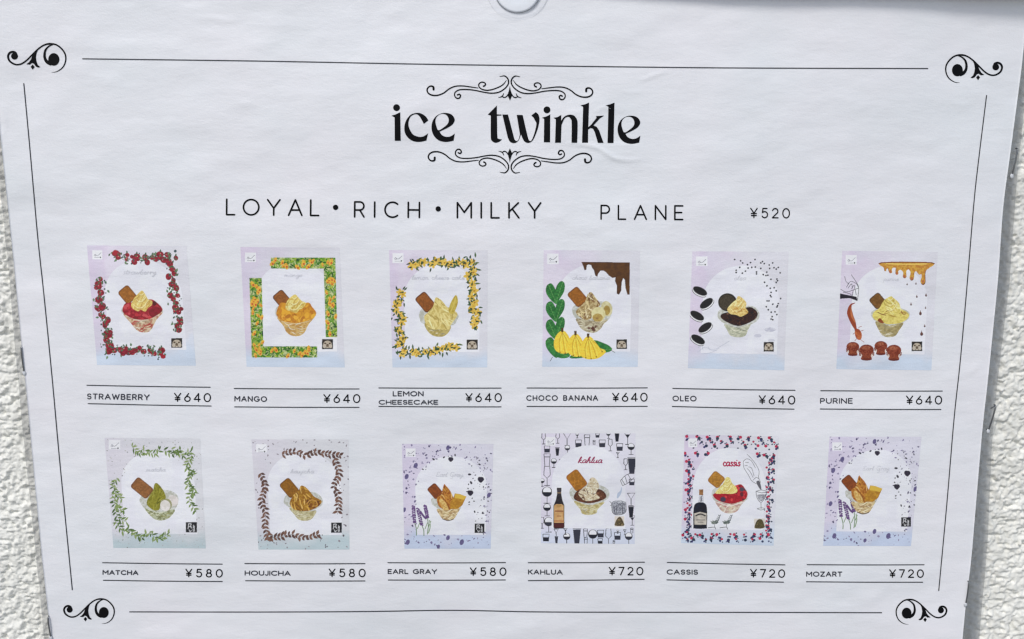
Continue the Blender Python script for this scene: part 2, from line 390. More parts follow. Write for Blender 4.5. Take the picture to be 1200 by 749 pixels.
def arc(cx, cy, rx, ry, a0, a1, n=12):
    return [(cx+rx*cos(radians(a0+(a1-a0)*i/n)), cy+ry*sin(radians(a0+(a1-a0)*i/n))) for i in range(n+1)]
G = {
 'A': (.86, [[(0, 0), (.43, 1), (.86, 0)], [(.16, .34), (.70, .34)]]),
 'B': (.62, [[(0, .53), (0, 1), (.33, 1)]+arc(.33, .765, .24, .235, 80, -90)+[(0, .53)], [(0, .53), (0, 0), (.36, 0)]+arc(.36, .265, .26, .265, -80, 90)]),
 'C': (.86, [arc(.5, .5, .5, .5, 48, 312, 24)]),
 'E': (.58, [[(.58, 1), (0, 1), (0, 0), (.58, 0)], [(0, .51), (.5, .51)]]),
 'G': (.95, [arc(.5, .5, .5, .5, 48, 340, 24)+[(.96, .45), (.6, .45)]]),
 'H': (.74, [[(0, 0), (0, 1)], [(.74, 0), (.74, 1)], [(0, .5), (.74, .5)]]),
 'I': (.0, [[(0, 0), (0, 1)]]),
 'J': (.42, [[(.42, 1), (.42, .28)]+arc(.2, .24, .22, .24, 0, -150, 10)]),
 'K': (.64, [[(0, 0), (0, 1)], [(.62, 1), (0, .40)], [(.21, .60), (.66, 0)]]),
 'L': (.52, [[(0, 1), (0, 0), (.52, 0)]]),
 'M': (.92, [[(0, 0), (0, 1), (.46, .36), (.92, 1), (.92, 0)]]),
 'N': (.76, [[(0, 0), (0, 1), (.76, 0), (.76, 1)]]),
 'O': (1.0, [arc(.5, .5, .5, .5, 90, 450, 32)]),
 'P': (.6, [[(0, 0), (0, 1), (.32, 1)]+arc(.32, .72, .28, .28, 80, -90)+[(0, .44)]]),
 'R': (.64, [[(0, 0), (0, 1), (.34, 1)]+arc(.34, .73, .27, .27, 80, -90)+[(0, .46)], [(.34, .46), (.62, 0)]]),
 'S': (.6, [arc(.3, .74, .27, .26, 25, 250, 12)+arc(.3, .27, .29, .27, 70, -155, 12)]),
 'T': (.68, [[(0, 1), (.68, 1)], [(.34, 1), (.34, 0)]]),
 'U': (.72, [[(0, 1), (0, .36)]+arc(.36, .36, .36, .36, 180, 360, 14)+[(.72, 1)]]),
 'W': (1.15, [[(0, 1), (.29, 0), (.575, .9), (.86, 0), (1.15, 1)]]),
 'Y': (.8, [[(0, 1), (.4, .45), (.8, 1)], [(.4, .45), (.4, 0)]]),
 'Z': (.68, [[(0, 1), (.68, 1), (0, 0), (.68, 0)]]),
 '0': (.72, [arc(.36, .5, .36, .5, 90, 450, 28)]),
 '2': (.6, [arc(.3, .70, .29, .30, 165, -30, 14)+[(0, 0), (.62, 0)]]),
 '4': (.68, [[(.5, 0), (.5, 1), (0, .26), (.68, .26)]]),
 '5': (.6, [[(.54, 1), (.1, 1), (.05, .55)]+arc(.29, .33, .31, .33, 128, -150, 18)]),
 '6': (.62, [[(.45, 1), (.1, .52)]+arc(.31, .31, .31, .31, 150, 510, 24)]),
 '7': (.6, [[(0, 1), (.6, 1), (.2, 0)]]),
 '8': (.6, [arc(.3, .76, .24, .24, -90, 270, 22), arc(.3, .26, .30, .26, 90, 450, 24)]),
 '¥': (.7, [[(0, 1), (.35, .48), (.7, 1)], [(.35, .48), (.35, 0)], [(.08, .44), (.62, .44)], [(.08, .22), (.62, .22)]]),
 '.': (.0, [[(0, .0), (.01, .01)]]),
}
def text(T, s, x0, x1, yb0, yb1, cap, w, gap=None, xs=None, space=.75, slant=0):
    """s fitted between x0 and x1 on the baseline yb0..yb1; cap = letter height"""
    ws = [G[c][0] if c != ' ' else None for c in s]
    tot = sum(q for q in ws if q is not None); ng = len(s)-1; nsp = s.count(' ')
    if xs is None: xs = ((x1-x0)/cap-gap*ng-space*nsp)/tot
    else: gap = ((x1-x0)/cap-tot*xs-space*nsp)/max(ng, 1)
    a = math.atan2(yb1-yb0, x1-x0); ca, sa = cos(a), sin(a); x = 0
    for c, q in zip(s, ws):
        if q is None: x += (space+gap)*cap; continue
        for st in G[c][1]:
            P = []
            for (u, v) in st:
                X = x+(u*xs+slant*v)*cap; Y = -v*cap; P.append((x0+X*ca-Y*sa, yb0+X*sa+Y*ca))
            T.stroke(P, w)
        x += (q*xs+gap)*cap

# border lines
for pts, lb in ((((97, 69), (300, 71.6), (480, 75), (600, 76.8), (780, 79), (900, 79.9), (1087, 80.4)), 'long rule across the top of the sheet'),
            (((28, 98), (35.6, 180), (44.2, 277), (52.2, 352), (61.8, 450), (70, 540), (84.8, 691)), 'long rule down the left side'),
            (((1156, 112), (1146.4, 190), (1141, 240), (1132.7, 340), (1125, 425), (1118, 490), (1109.5, 590), (1100, 692)), 'long rule down the right side'),
            (((152, 717), (300, 717.2), (430, 716.6), (530, 715.2), (620, 716.9), (700, 717.4), (860, 717.6), (1033, 718)), 'long rule across the bottom')):
    T = Ink(); T.stroke(pts, 1.25, smooth=True, dens=5); T.build('border_rule', M_THIN, poster, lb)

# corner ornaments
def Z(x0, y0, s, pts): return [(x0+p[0]/s, y0+p[1]/s) for p in pts]
def corner(bx, by, sc, mir, lb):
    def m(pts): return [(bx+mir*sc*(p[0]-63.0), by+sc*(p[1]-69.9)) for p in Z(0, 40, 13.33, pts)]
    k = sc/13.33; T = Ink()
    T.stroke(m([(262, 330), (240, 290), (195, 278), (152, 296), (127, 345), (145, 410), (195, 455), (262, 478), (340, 463), (420, 408), (500, 328), (600, 232), (690, 172), (780, 153), (880, 168), (968, 235), (1022, 325), (1025, 425), (985, 515), (920, 570), (860, 593), (806, 596)]),
             [x*k for x in (30, 34, 34, 34, 32, 30, 27, 25, 24, 24, 24, 24, 24, 30, 24, 24, 23, 21, 18, 14, 9, 3)], smooth=True)
    T.disc(m([(228, 345)])[0], 54*k)
    T.stroke(m([(835, 162), (768, 190), (715, 245), (697, 320), (705, 385), (738, 435), (790, 462)]), [x*k for x in (10, 22, 32, 38, 42, 52, 60)], smooth=True)
    T.disc(m([(842, 396)])[0], 87*k, 98*k, 28)
    T.poly(m([(606, 228), (575, 290), (562, 360), (570, 425), (590, 480), (632, 516), (600, 524), (562, 508), (530, 462), (500, 452), (470, 477), (412, 472), (455, 438), (486, 395), (502, 350), (520, 310)]))
    T.poly(m([(511, 475), (543, 512), (511, 556), (480, 512)]))
    T.build('corner_ornament', M_INK, poster, lb)
corner(63, 69.9, 1, 1, 'scroll ornament in the upper left corner'); corner(1122, 82.5, .975, -1, 'scroll ornament in the upper right corner')
corner(121.6, 717.9, .87, 1, 'scroll ornament in the lower left corner'); corner(1062.5, 718.6, .872, -1, 'scroll ornament in the lower right corner')

# title flourishes
def flourish(top):
    T = Ink()
    A = lambda pts: Z(455, 80, 5.76, pts); B = lambda pts: Z(560, 80, 14.975, pts)
    runs = [(A([(306, 150), (304, 133), (290, 127), (273, 133), (262, 152), (270, 174), (296, 188), (335, 188), (375, 172), (410, 145), (450, 127), (500, 123), (560, 130), (606, 136)]), [3.6, 3.3, 2.6, 2.4, 2.4, 2.4, 2.6, 2.4, 2.2, 2.1, 2.1, 2.0, 1.8, 1.2]),
            (B([(98, 322), (124, 308), (133, 280), (108, 256), (62, 252), (22, 278), (18, 325), (62, 370), (150, 392), (250, 378), (370, 333), (450, 280), (500, 213)]), [2.6, 2.4, 2.2, 2.0, 2.0, 2.0, 2.0, 2.0, 2.2, 2.1, 2.0, 1.8, .8]),
            (A([(467, 184), (480, 180), (488, 190), (480, 205), (463, 207), (449, 192), (451, 168), (480, 150), (530, 147), (590, 153), (650, 165), (700, 170), (748, 162), (788, 136), (810, 105), (808, 74), (786, 53), (752, 57)]), [2.4, 2.4, 2.4, 2.4, 2.2, 2.0, 2.0, 2.0, 2.0, 2.0, 2.0, 2.1, 2.1, 2.1, 2.2, 2.3, 2.0, .8]),
            (B([(528, 462), (500, 500), (462, 514), (430, 500)]), [1.8, 1.7, 1.8, 1.6]), (B([(360, 516), (405, 506), (436, 482), (452, 444)]), [.6, 1.6, 1.8, .9])]
    sp = B([(560, 308), (574, 380), (598, 455), (596, 490), (580, 528), (562, 568), (545, 528), (527, 490), (526, 455), (548, 380)])
    cx = 597.5; k = 1
    def out(p, mx):
        x = 2*cx-p[0] if mx else p[0]; y = p[1]
        if not top: y = 291.6-y; x = cx+(x-cx)*.985
        return (x, y+.0115*(x-cx)+(.0 if top else .15))
    for mxx in (False, True):
        for r, wd in runs: T.stroke([out(p, mxx) for p in r], [q*.70 for q in wd], smooth=True)
    T.poly([out(p, False) for p in sp])
    T.build('title_flourish', M_INK, poster, 'scroll flourish above the title' if top else 'scroll flourish below the title')
flourish(True); flourish(False)

# title lettering, each letter a shape of its own
def title():
    T = Ink(); A = lambda p: Z(455, 80, 5.76, p); B = lambda p: Z(600, 80, 5.7625, p)
    def cp(anch, f):   # smooth between anchors, corners kept at anchors
        P = []
        for seg in anch: P += list(catmull(f(seg), n=5))
        return P
    T.disc(A([(56, 266)])[0], 4.0); T.poly(A([(22, 320), (50, 312), (81, 297), (84, 490), (44, 490), (43, 332)]))
    T.poly(cp([[(271, 352), (252, 325), (222, 306), (190, 302), (152, 314), (122, 350), (109, 395), (114, 440), (140, 475), (175, 494), (215, 497), (257, 489)], [(257, 489), (269, 440)], [(269, 440), (235, 461), (200, 462), (165, 445), (142, 405), (136, 370), (150, 328), (185, 310), (212, 326), (240, 376)], [(240, 376), (271, 352)]], A))
    E1 = [[(346, 428), (395, 405), (430, 383), (446, 360), (447, 340), (430, 315), (400, 303), (362, 304), (325, 322), (300, 356), (292, 400), (302, 445), (330, 480), (365, 495), (400, 497), (441, 489)], [(441, 489), (449, 441)], [(449, 441), (420, 460), (390, 463), (362, 451), (346, 428)]]
    H1 = [(340, 419), (325, 392), (318, 360), (325, 332), (345, 313), (370, 308), (395, 318), (408, 345), (403, 372), (380, 395)]
    T.poly(cp(E1, A), (A(catmull(H1, True, 4)),))
    T.poly(cp([[(672, 313), (733, 252)], [(733, 252), (733, 311)], [(733, 311), (764, 313)], [(764, 313), (764, 319)], [(764, 319), (734, 321)], [(734, 321), (736, 455), (742, 475), (768, 481)], [(768, 481), (748, 497), (722, 503), (700, 490), (692, 462), (692, 320)], [(692, 320), (672, 313)]], A))
    T.poly([p for seg in ([(588.7, 134.3), (595.3, 134.3)], catmull([(595.3, 134.3), (601.2, 157), (602.8, 163), (605.1, 165.3), (607.6, 163.6), (609.3, 157.5)], n=4), [(605.5, 134.7), (612.5, 134.9)],
            catmull([(612.5, 134.9), (617.9, 158), (619.6, 163.8), (621.6, 165.4), (623.7, 163), (626.6, 155), (628.6, 145), (627, 141.5), (625.3, 138), (622.6, 135.4)], n=4), catmull([(627.8, 131.5), (631, 134.5), (632.2, 140), (631.0, 148), (628.4, 156), (625.2, 163.2), (622, 166.6), (618.4, 167.5), (614.8, 166), (612.3, 162), (610.6, 157.5)], n=4),
            catmull([(609.6, 160), (607.8, 164.3), (604.8, 167.2), (601.2, 167.7), (597.6, 166), (595.2, 161.5), (593.8, 156)], n=4)) for p in seg])
    T.disc(B([(236, 281)])[0], 4.0); T.poly(B([(202, 334), (232, 326), (258, 312), (257, 500), (215, 500), (217, 342)]))
    T.poly(cp([[(280, 335), (308, 329), (332, 315)], [(332, 315), (332, 356)], [(332, 356), (350, 330), (380, 315), (415, 318), (438, 345), (443, 385), (440, 503)], [(440, 503), (402, 503)], [(402, 503), (403, 375), (398, 345), (380, 328), (354, 341), (334, 385)], [(334, 385), (330, 503)], [(330, 503), (291, 503)], [(291, 503), (296, 345)], [(296, 345), (280, 335)]], B))
    T.poly(B([(462, 251), (492, 244), (520, 232), (515, 398), (532, 384), (570, 336), (568, 323), (622, 320), (592, 340), (550, 386), (572, 396), (588, 420), (618, 504), (580, 504), (558, 430), (546, 408), (530, 404), (514, 414), (513, 503), (473, 503), (480, 260)]))
    T.poly(B([(632, 251), (662, 244), (692, 232), (685, 505), (645, 505), (651, 260)]))
    mp = lambda pts: [(713+(x-292)*.975, 322+(y-303)*.969) for x, y in pts]
    T.poly(cp([mp(s) for s in E1], B), (B(catmull(mp(H1), True, 4)),))
    T.build('title_lettering', M_INK, poster, 'large black lower case title between two flourishes')
title()

T = Ink(); text(T, 'LOYAL', 265.6, 373.4, 251.6, 252.6, 18.0, 2.0, xs=1.0)
text(T, 'RICH', 415.6, 491.4, 254.2, 254.9, 17.6, 2.0, xs=1.0); text(T, 'MILKY', 536, 633.5, 255.2, 255.4, 17.6, 2.0, xs=1.0)
T.disc((393.3, 243), 3.1); T.disc((513.5, 244.8), 3.1); T.build('slogan_lettering', M_INK, poster, 'three spaced words with two dots between them')
T = Ink(); text(T, 'PLANE', 704.4, 800, 256.8, 257.3, 16, 1.85, xs=1.0); T.build('item_name', M_INK, poster, 'larger item name on the slogan line')
T = Ink(); text(T, '¥520', 879.6, 925, 255, 255.4, 10.8, 1.4, xs=1.0); T.build('price', M_INK, poster, 'price of five hundred and twenty yen')
ITEMS = [
 ('STRAWBERRY', (102.6, 174.8, 467.4, 468.4, 6.4), ('¥640', 204.6, 246.6, 470.2, 470.6), ((102, 451.5, 246.3, 453.8), (103.4, 473, 247.5, 475.8))),
 ('MANGO', (275.3, 312.3, 469.9, 470.4, 6.0), ('¥640', 379.6, 421.6, 471.6, 471.7), ((274.5, 455.3, 420.8, 455.8), (275, 476.8, 420.8, 477.4))),
 ('LEMON', (460.8, 495.8, 463.9, 463.9, 5.5), ('¥640', 546, 587.4, 470.5, 470.5), ((444, 454.6, 587.2, 454.8), (444, 476.3, 587.2, 476.8))),
 ('CHOCO BANANA', (617.3, 700.2, 469.2, 469.0, 6.0), ('¥640', 718, 758.2, 470.2, 470), ((617.6, 454.7, 758.5, 454.5), (617.6, 476.3, 758.5, 476.2))),
 ('OLEO', (788.6, 815.6, 469.6, 469.8, 6.0), ('¥640', 889.6, 931.2, 473, 473.4), ((788.4, 455.2, 931.6, 457.4), (787.8, 476.3, 930.5, 479.5))),
 ('PURINE', (961.5, 998.6, 472.5, 472.5, 6.0), ('¥640', 1062.3, 1103.3, 473.4, 473.4), ((961.8, 457.8, 1104.1, 458.3), (961.2, 479.3, 1102.5, 479.9))),
 ('MATCHA', (120.8, 161.6, 673, 673.4, 5.0), ('¥580', 217.9, 260.4, 675.8, 676.2), ((120.4, 659.4, 260.5, 661.1), (121.2, 680, 260.5, 681.5))),
 ('HOUJICHA', (287.3, 340, 673.8, 674.2, 5.2), ('¥580', 385.8, 427.8, 675.6, 675.8), ((287, 660.4, 427.7, 660.5), (287.8, 680.5, 427.7, 680.8))),
 ('EARL GRAY', (454.9, 511.6, 672.1, 672.1, 5.2), ('¥580', 551.2, 592.8, 674.2, 674.2), ((454.6, 659.4, 592.4, 659.3), (455.1, 679.7, 592.2, 679.6))),
 ('KAHLUA', (619.3, 658.8, 672.6, 672.8, 5.2), ('¥720', 713.9, 753.2, 673.6, 673.6), ((619.1, 659.4, 755.3, 658.8), (619.1, 680.4, 754.8, 678.9))),
 ('CASSIS', (781.8, 817.3, 672.7, 672.9, 5.4), ('¥720', 879.5, 919.3, 676, 676.5), ((782, 659.1, 919.8, 661.9), (781.5, 679.5, 918.2, 682.2))),
 ('MOZART', (945.2, 986.3, 675.2, 675.2, 5.4), ('¥720', 1042.5, 1081.9, 676.4, 676.5), ((945.8, 661.7, 1082.8, 661.8), (945, 681.7, 1081.2, 682.3)))]
for nm, a, p, rl in ITEMS:
    a = a[:4]+(a[4]*.90,); T = Ink(); text(T, nm, *a, 1.22, gap=.44, space=.5)
    if nm == 'LEMON': text(T, 'CHEESECAKE', 444.3, 512.9, 473.6, 473.6, 4.5, 1.12, gap=.42)
    low = nm.lower()+(' cheesecake' if nm == 'LEMON' else '')
    T.build('item_name', M_LABEL, poster, 'small capitals reading '+low)
    T = Ink(); text(T, *p, 9.2 if p[0] == '¥640' else 8.7, 1.34, xs=1.1); T.build('price', M_INK, poster, 'yen price beside the name '+low)
    for q, wh in zip(rl, ('above', 'below')):
        T = Ink(); my = (q[1]+q[3])/2; T.stroke([(q[0], q[1]), ((q[0]+q[2])/2, my+.25), (q[2], q[3])], 1.15, smooth=True); T.build('name_rule', M_THIN, poster, 'thin rule '+wh+' the name '+low)
# ------------------------------------------------------------------ the twelve printed pictures
PW, PH, RES = 112, 138, 4
GX, GY = (np.meshgrid(np.arange(PW*RES)+.5, np.arange(PH*RES)+.5))
class Pic:
    """a printed picture painted into a fine grid; every motif keeps its own id so that it becomes its own piece"""
    def __init__(s, quad, crop, cs, seed):
        s.q = np.array(quad, float); s.rgb = np.zeros((PH*RES, PW*RES, 3)); s.id = np.zeros((PH*RES, PW*RES), int); s.names = [None]; s.cur = 0
        s.r = np.random.RandomState(seed); s.seed = seed; s.view(crop[0], crop[1], cs)
        s.rgb[:] = lin((221, 224, 233))
    def view(s, x0, y0, sc): s.vx, s.vy, s.vs = x0, y0, sc; return s
    def piece(s, name, label=None, new=False):
        if new: s.names.append((name, label)); s.cur = len(s.names)-1; return
        for i, n in enumerate(s.names):
            if n and n == (name, label): s.cur = i; return
        s.names.append((name, label)); s.cur = len(s.names)-1
    def to(s, pts):
        P = np.array(pts, float).reshape(-1, 2)/s.vs+np.array([s.vx, s.vy]); a, b, c, d = s.q
        uv = np.full_like(P, .5)
        for _ in range(6):
            u, v = uv[:, :1], uv[:, 1:]
            F = a*(1-u)*(1-v)+b*u*(1-v)+c*u*v+d*(1-u)*v-P
            du = (b-a)*(1-v)+(c-d)*v; dv = (d-a)*(1-u)+(c-b)*u
            det = du[:, 0]*dv[:, 1]-du[:, 1]*dv[:, 0]
            uv[:, 0] -= (F[:, 0]*dv[:, 1]-F[:, 1]*dv[:, 0])/det; uv[:, 1] -= (du[:, 0]*F[:, 1]-du[:, 1]*F[:, 0])/det
        return uv*np.array([PW*RES, PH*RES])
    def fill(s, C, col, col2=None, ns=3.0, alpha=1.0, clip=None, grad=None, sharp=3.0):
        """C in grid units"""
        x0, y0 = np.maximum(np.floor(C.min(0)).astype(int), 0); x1, y1 = np.minimum(np.ceil(C.max(0)).astype(int)+1, [PW*RES, PH*RES])
        if x1 <= x0 or y1 <= y0: return None
        X = GX[y0:y1, x0:x1]; Y = GY[y0:y1, x0:x1]; ins = np.zeros(X.shape, bool)
        A = C; B = np.roll(C, -1, 0)
        for (ax, ay), (bx, by) in zip(A, B):
            if ay == by: continue
            ins ^= ((ay > Y) != (by > Y)) & (X < (bx-ax)*(Y-ay)/(by-ay)+ax)
        full = np.zeros(s.id.shape, bool); full[y0:y1, x0:x1] = ins
        if clip is not None: full &= clip; ins = full[y0:y1, x0:x1]
        sub = s.rgb[y0:y1, x0:x1]
        c = lin(col)*np.ones(sub.shape)
        if col2 is not None:
            n = np.clip((fbm(X/(RES*ns)+s.seed, Y/(RES*ns), s.seed+s.cur, 2)-.5)*sharp+.5, 0, 1)[..., None]; c = c*(1-n)+lin(col2)*n
        if grad is not None:
            g = ((Y-y0)/max(y1-y0, 1))[..., None]; c = c*(1-g)+lin(grad)*g
        sub[ins] = (sub*(1-alpha)+c*alpha)[ins]
        if alpha > .45: s.id[y0:y1, x0:x1][ins] = s.cur
        return full
    def poly(s, pts, col, col2=None, smooth=True, **k):
        P = catmull(pts, True, 4) if smooth else np.array(pts, float)
        return s.fill(s.to(P), col, col2, **k)
    def ell(s, cx, cy, rx, ry, col, col2=None, rot=0, n=18, **k):
        a = np.arange(n)*2*pi/n; r = radians(rot); X = rx*np.cos(a); Y = ry*np.sin(a)
        return s.fill(s.to(np.stack([cx+X*cos(r)-Y*sin(r), cy+X*sin(r)+Y*cos(r)], 1)), col, col2, **k)
    def line(s, pts, w, col, smooth=True, **k):
        P = catmull(pts, n=4) if (smooth and len(pts) > 2) else np.array(pts, float)
        W = np.interp(np.linspace(0, 1, len(P)), np.linspace(0, 1, np.size(w)), np.atleast_1d(w)) if np.ndim(w) else np.full(len(P), w)
        D = np.gradient(P, axis=0); L = np.hypot(D[:, 0], D[:, 1])+1e-9; N = np.stack([-D[:, 1], D[:, 0]], 1)/L[:, None]
        for i in range(len(P)-1):
            s.fill(s.to([P[i]+N[i]*W[i]/2, P[i+1]+N[i+1]*W[i+1]/2, P[i+1]-N[i+1]*W[i+1]/2, P[i]-N[i]*W[i]/2]), col, **k)
    def leaf(s, x, y, L, w, ang, col, col2=None, clip=None):
        a = radians(ang); c, q = cos(a), sin(a)
        s.fill(s.to([(x+u*L*c-v*w*q, y+u*L*q+v*w*c) for u, v in ((0, 0), (.3, .42), (.6, .4), (1, 0), (.6, -.4), (.3, -.42))]), col, col2, ns=1.5, clip=clip)
    def uvpt(s, u, v): return u*PW*RES, v*PH*RES
    def ground(s, mode):
        U, V = GX/(PW*RES), GY/(PH*RES); n = fbm(U*4+s.seed, V*4, s.seed, 4)
        lav = lin((202, 197, 219)); pink = lin((214, 198, 219)); grey = lin((210, 211, 220)); blue = lin((194, 208, 226)); pale = lin((217, 219, 229))
        wl = np.clip(1.25-U*1.7-V*.35+(n-.5)*1.3, 0, 1)[..., None]; wb = np.clip((V-.80+(n-.5)*.25)*7, 0, 1)[..., None]
        c = grey*(1-wl)+(lav*(1-n[..., None])+pink*n[..., None])*wl
        wm = np.clip((n-.48)*5, 0, 1)[..., None]*.5; c = c*(1-wm)+pale*wm
        if mode == 'green': c = c*(1-.62)+lin((206, 209, 214))*.62; blue = lin((180, 198, 205))
        if mode == 'dense': blue = lin((184, 197, 221)); c = c*.6+.4*lin((200, 198, 220))
        c = c*(1-wb)+(blue*(.93+.14*n[..., None]))*wb
        s.rgb[:] = c; s.cur = 0
    def arch(s, edge=.14, right=.92, top=.12, bot=.87, spring=.42):
        s.piece('arch_panel'); cx = (edge+right)/2; hw = (right-edge)/2
        P = [(edge, bot)]+[(cx-hw*cos(a), spring-(spring-top)*sin(a)) for a in np.linspace(0, pi, 30)]+[(right, bot)]
        s.fill(np.array(P)*np.array([PW*RES, PH*RES]), (223, 226, 235), (219, 221, 231), ns=12)
    def logo(s, x, y, w, h):
        s.piece('logo_tag'); s.poly([(x, y), (x+w, y), (x+w, y+h), (x, y+h)], (226, 228, 236), smooth=False)
        d = (95, 97, 108); k = w/50.
        s.line([(x+9*k, y+28*k), (x+14*k, y+20*k), (x+18*k, y+27*k), (x+12*k, y+30*k)], 2.6*k, d, alpha=.7); s.line([(x+17*k, y+24*k), (x+27*k, y+27*k), (x+44*k, y+12*k)], 2.4*k, d, alpha=.7)
        s.line([(x+10*k, y+37*k), (x+34*k, y+37*k)], 2.6*k, (130, 132, 142), smooth=False, alpha=.7); s.ell(x+40*k, y+36*k, 3.4*k, 3.4*k, (40, 42, 50))
    def emblem_dog(s, x, y, w, h):
        s.piece('emblem'); s.poly([(x, y), (x+w, y), (x+w, y+h), (x, y+h)], (56, 48, 42), (40, 36, 34), smooth=False)
        k = w/44.; s.ell(x+22*k, y+21*k, 17*k, 15*k, (190, 178, 158), (170, 158, 140), ns=1); s.ell(x+10*k, y+28*k, 7*k, 8*k, (186, 176, 160)); s.ell(x+34*k, y+28*k, 7*k, 8*k, (186, 176, 160))
        for a in (13, 31): s.ell(x+a*k, y+17*k, 4.6*k, 3.2*k, (88, 74, 54), rot=(20 if a < 20 else -20))
        s.ell(x+22*k, y+25*k, 6*k, 5.4*k, (120, 104, 82)); s.ell(x+22*k, y+23*k, 3*k, 2*k, (52, 44, 38)); s.line([(x+15*k, y+33*k), (x+22*k, y+29*k), (x+29*k, y+33*k)], 2*k, (84, 70, 54))
    def emblem_ink(s, x, y, w, h):
        s.piece('emblem'); s.poly([(x, y), (x+w, y), (x+w, y+h), (x, y+h)], (34, 35, 39), smooth=False); k = w/48.; c = (205, 207, 212)
        for st in (((9, 8), (20, 6), (25, 10)), ((12, 8), (11, 20), (9, 30)), ((22, 9), (20, 22)), ((11, 19), (22, 19), (24, 27)), ((33, 12), (33, 22), (30, 26)), ((37, 16), (36, 30), (38, 40)), ((14, 32), (19, 42), (24, 34)), ((31, 30), (33, 42))):
            s.line([(x+a*k, y+b*k) for a, b in st], 3.4*k, c, alpha=.85)
    # food helpers --------------------------------------------------
    def cup(s, rim, body, tint=(196, 190, 160), tint2=(160, 150, 115)):
        s.piece('dessert_cup'); s.poly(rim, (200, 203, 200), (178, 180, 168), ns=2)
        m = s.poly(body, tint, tint2, ns=2.2, sharp=4); return m
    def streaks(s, m, n, box, cols, ln, w, ang=0, spread=30):
        for _ in range(n):
            x = s.r.uniform(box[0], box[2]); y = s.r.uniform(box[1], box[3]); a = radians(ang+s.r.uniform(-spread, spread)); L = ln*s.r.uniform(.5, 1.3)
            dx, dy = L*cos(a), L*sin(a); b = s.r.uniform(-.25, .25)*L
            s.line([(x-dx/2, y-dy/2), (x-b*sin(a), y+b*cos(a)), (x+dx/2, y+dy/2)], [w*.3, w, w*.3], cols[s.r.randint(len(cols))], clip=m, alpha=.85)
    def lumps(s, m, n, box, cols, r0, r1, alpha=.9):
        for _ in range(n):
            r = s.r.uniform(r0, r1); s.ell(s.r.uniform(box[0], box[2]), s.r.uniform(box[1], box[3]), r, r*s.r.uniform(.55, .9), cols[s.r.randint(len(cols))], rot=s.r.uniform(0, 180), n=9, clip=m, alpha=alpha)
    def biscuit(s, pts, col=(150, 98, 30), edge=(118, 72, 24), ang=50):
        s.piece('biscuit'); col = tuple(min(255, int(v*1.08)) for v in col); edge = tuple(int(v*1.05) for v in edge); Q = catmull(pts, True, 6); c = Q.mean(0); t_ = radians(ang); ax = np.array([[cos(t_), -sin(t_)], [sin(t_), cos(t_)]]); U = (Q-c)@ax
        lo, hi = U.min(0), U.max(0); mid = (lo+hi)/2; hw = (hi-lo)/2*.97; rr = hw.min()*.42; R_ = []
        for k, (sx, sy) in enumerate(((1, 1), (-1, 1), (-1, -1), (1, -1))):
            for t in range(5):
                a = pi/2*(k+t/4.); R_.append((mid[0]+sx*(hw[0]-rr)+rr*cos(a), mid[1]+sy*(hw[1]-rr)+rr*sin(a)))
        P = np.array(R_)@ax.T+c; c = P.mean(0); m = s.poly(P, edge, smooth=False)
        m = s.poly(c+(P-c)*.88, col, tuple(int(v*.86) for v in col), ns=1.6)
        for _ in range(14):
            q = c+(P[s.r.randint(len(P))]-c)*s.r.uniform(0, .75); s.ell(q[0], q[1], 9, 6, tuple(int(v*.84) for v in col), n=8, alpha=.6, clip=m)
    def swirl(s, m, top, base, n, w, hi=(244, 234, 178), lo=(190, 158, 78)):
        # piped cream: slanting folds that narrow towards the tip
        for k in range(n):
            t = (k+.4)/n; x = top[0]+(base[0]-top[0])*t; y = top[1]+(base[1]-top[1])*t; h = w*(.16+.84*t**.8); g = h*.34
            g = h*.55; q = [(x-h, y+g*.1), (x-h*.5, y+g*.9), (x+h*.1, y+g*.8), (x+h*.6, y-g*.2), (x+h*.9, y-g*1.3)]
            s.line(q, [w*.02, w*.10, w*.11, w*.08, w*.02], lo, clip=m, alpha=.45)
            s.line([(a, b-w*.13) for a, b in q], [w*.03, w*.11, w*.13, w*.09, w*.03], hi, clip=m, alpha=.5)
    def shade_cup(s, m, box):
        # printed photograph of a clear cup: its own darker sides and bright glints belong to the print
        s.streaks(m, 16, box, [(225, 222, 205), (150, 142, 115), (214, 208, 180)], (box[2]-box[0])*.25, (box[3]-box[1])*.07, 8, 30)
    # building ------------------------------------------------------
    def build(s, parent, label):
        k = RES//2; H, W = PH*2, PW*2
        c = s.rgb.reshape(H, k, W, k, 3).mean((1, 3))
        c = c*(1+.07*(vnoise(np.arange(W)[None, :]*.9+s.seed, np.arange(H)[:, None]*.9, s.seed)-.5))[..., None]
        c = np.pad(c, ((0, 1), (0, 1), (0, 0)), mode='edge')
        p = np.pad(c, ((1, 1), (1, 1), (0, 0)), mode='edge')
        bl = (p[1:-1, 1:-1]*2+p[:-2, 1:-1]+p[2:, 1:-1]+p[1:-1, :-2]+p[1:-1, 2:])/6; c = np.clip(c+.5*(c-bl), .004, 1)   # the picture file was sharpened before printing
        idc = s.id[k//2::k, k//2::k]
        u = np.linspace(0, 1, W+1)[None, :, None]; v = np.linspace(0, 1, H+1)[:, None, None]; a, b, cc, d = s.q
        P = a*(1-u)*(1-v)+b*u*(1-v)+cc*u*v+d*(1-u)*v
        V = surf(P[..., 0], P[..., 1], 0.00004).reshape(-1, 3); c = c*.92+.08*c.mean(-1, keepdims=True); colr = np.clip((c/SEEN*PAPER-.012)*1.015, .004, .88).reshape(-1, 3)
        F = grid_faces(W+1, H+1)[:, ::-1]; idf = idc.ravel(); root = None
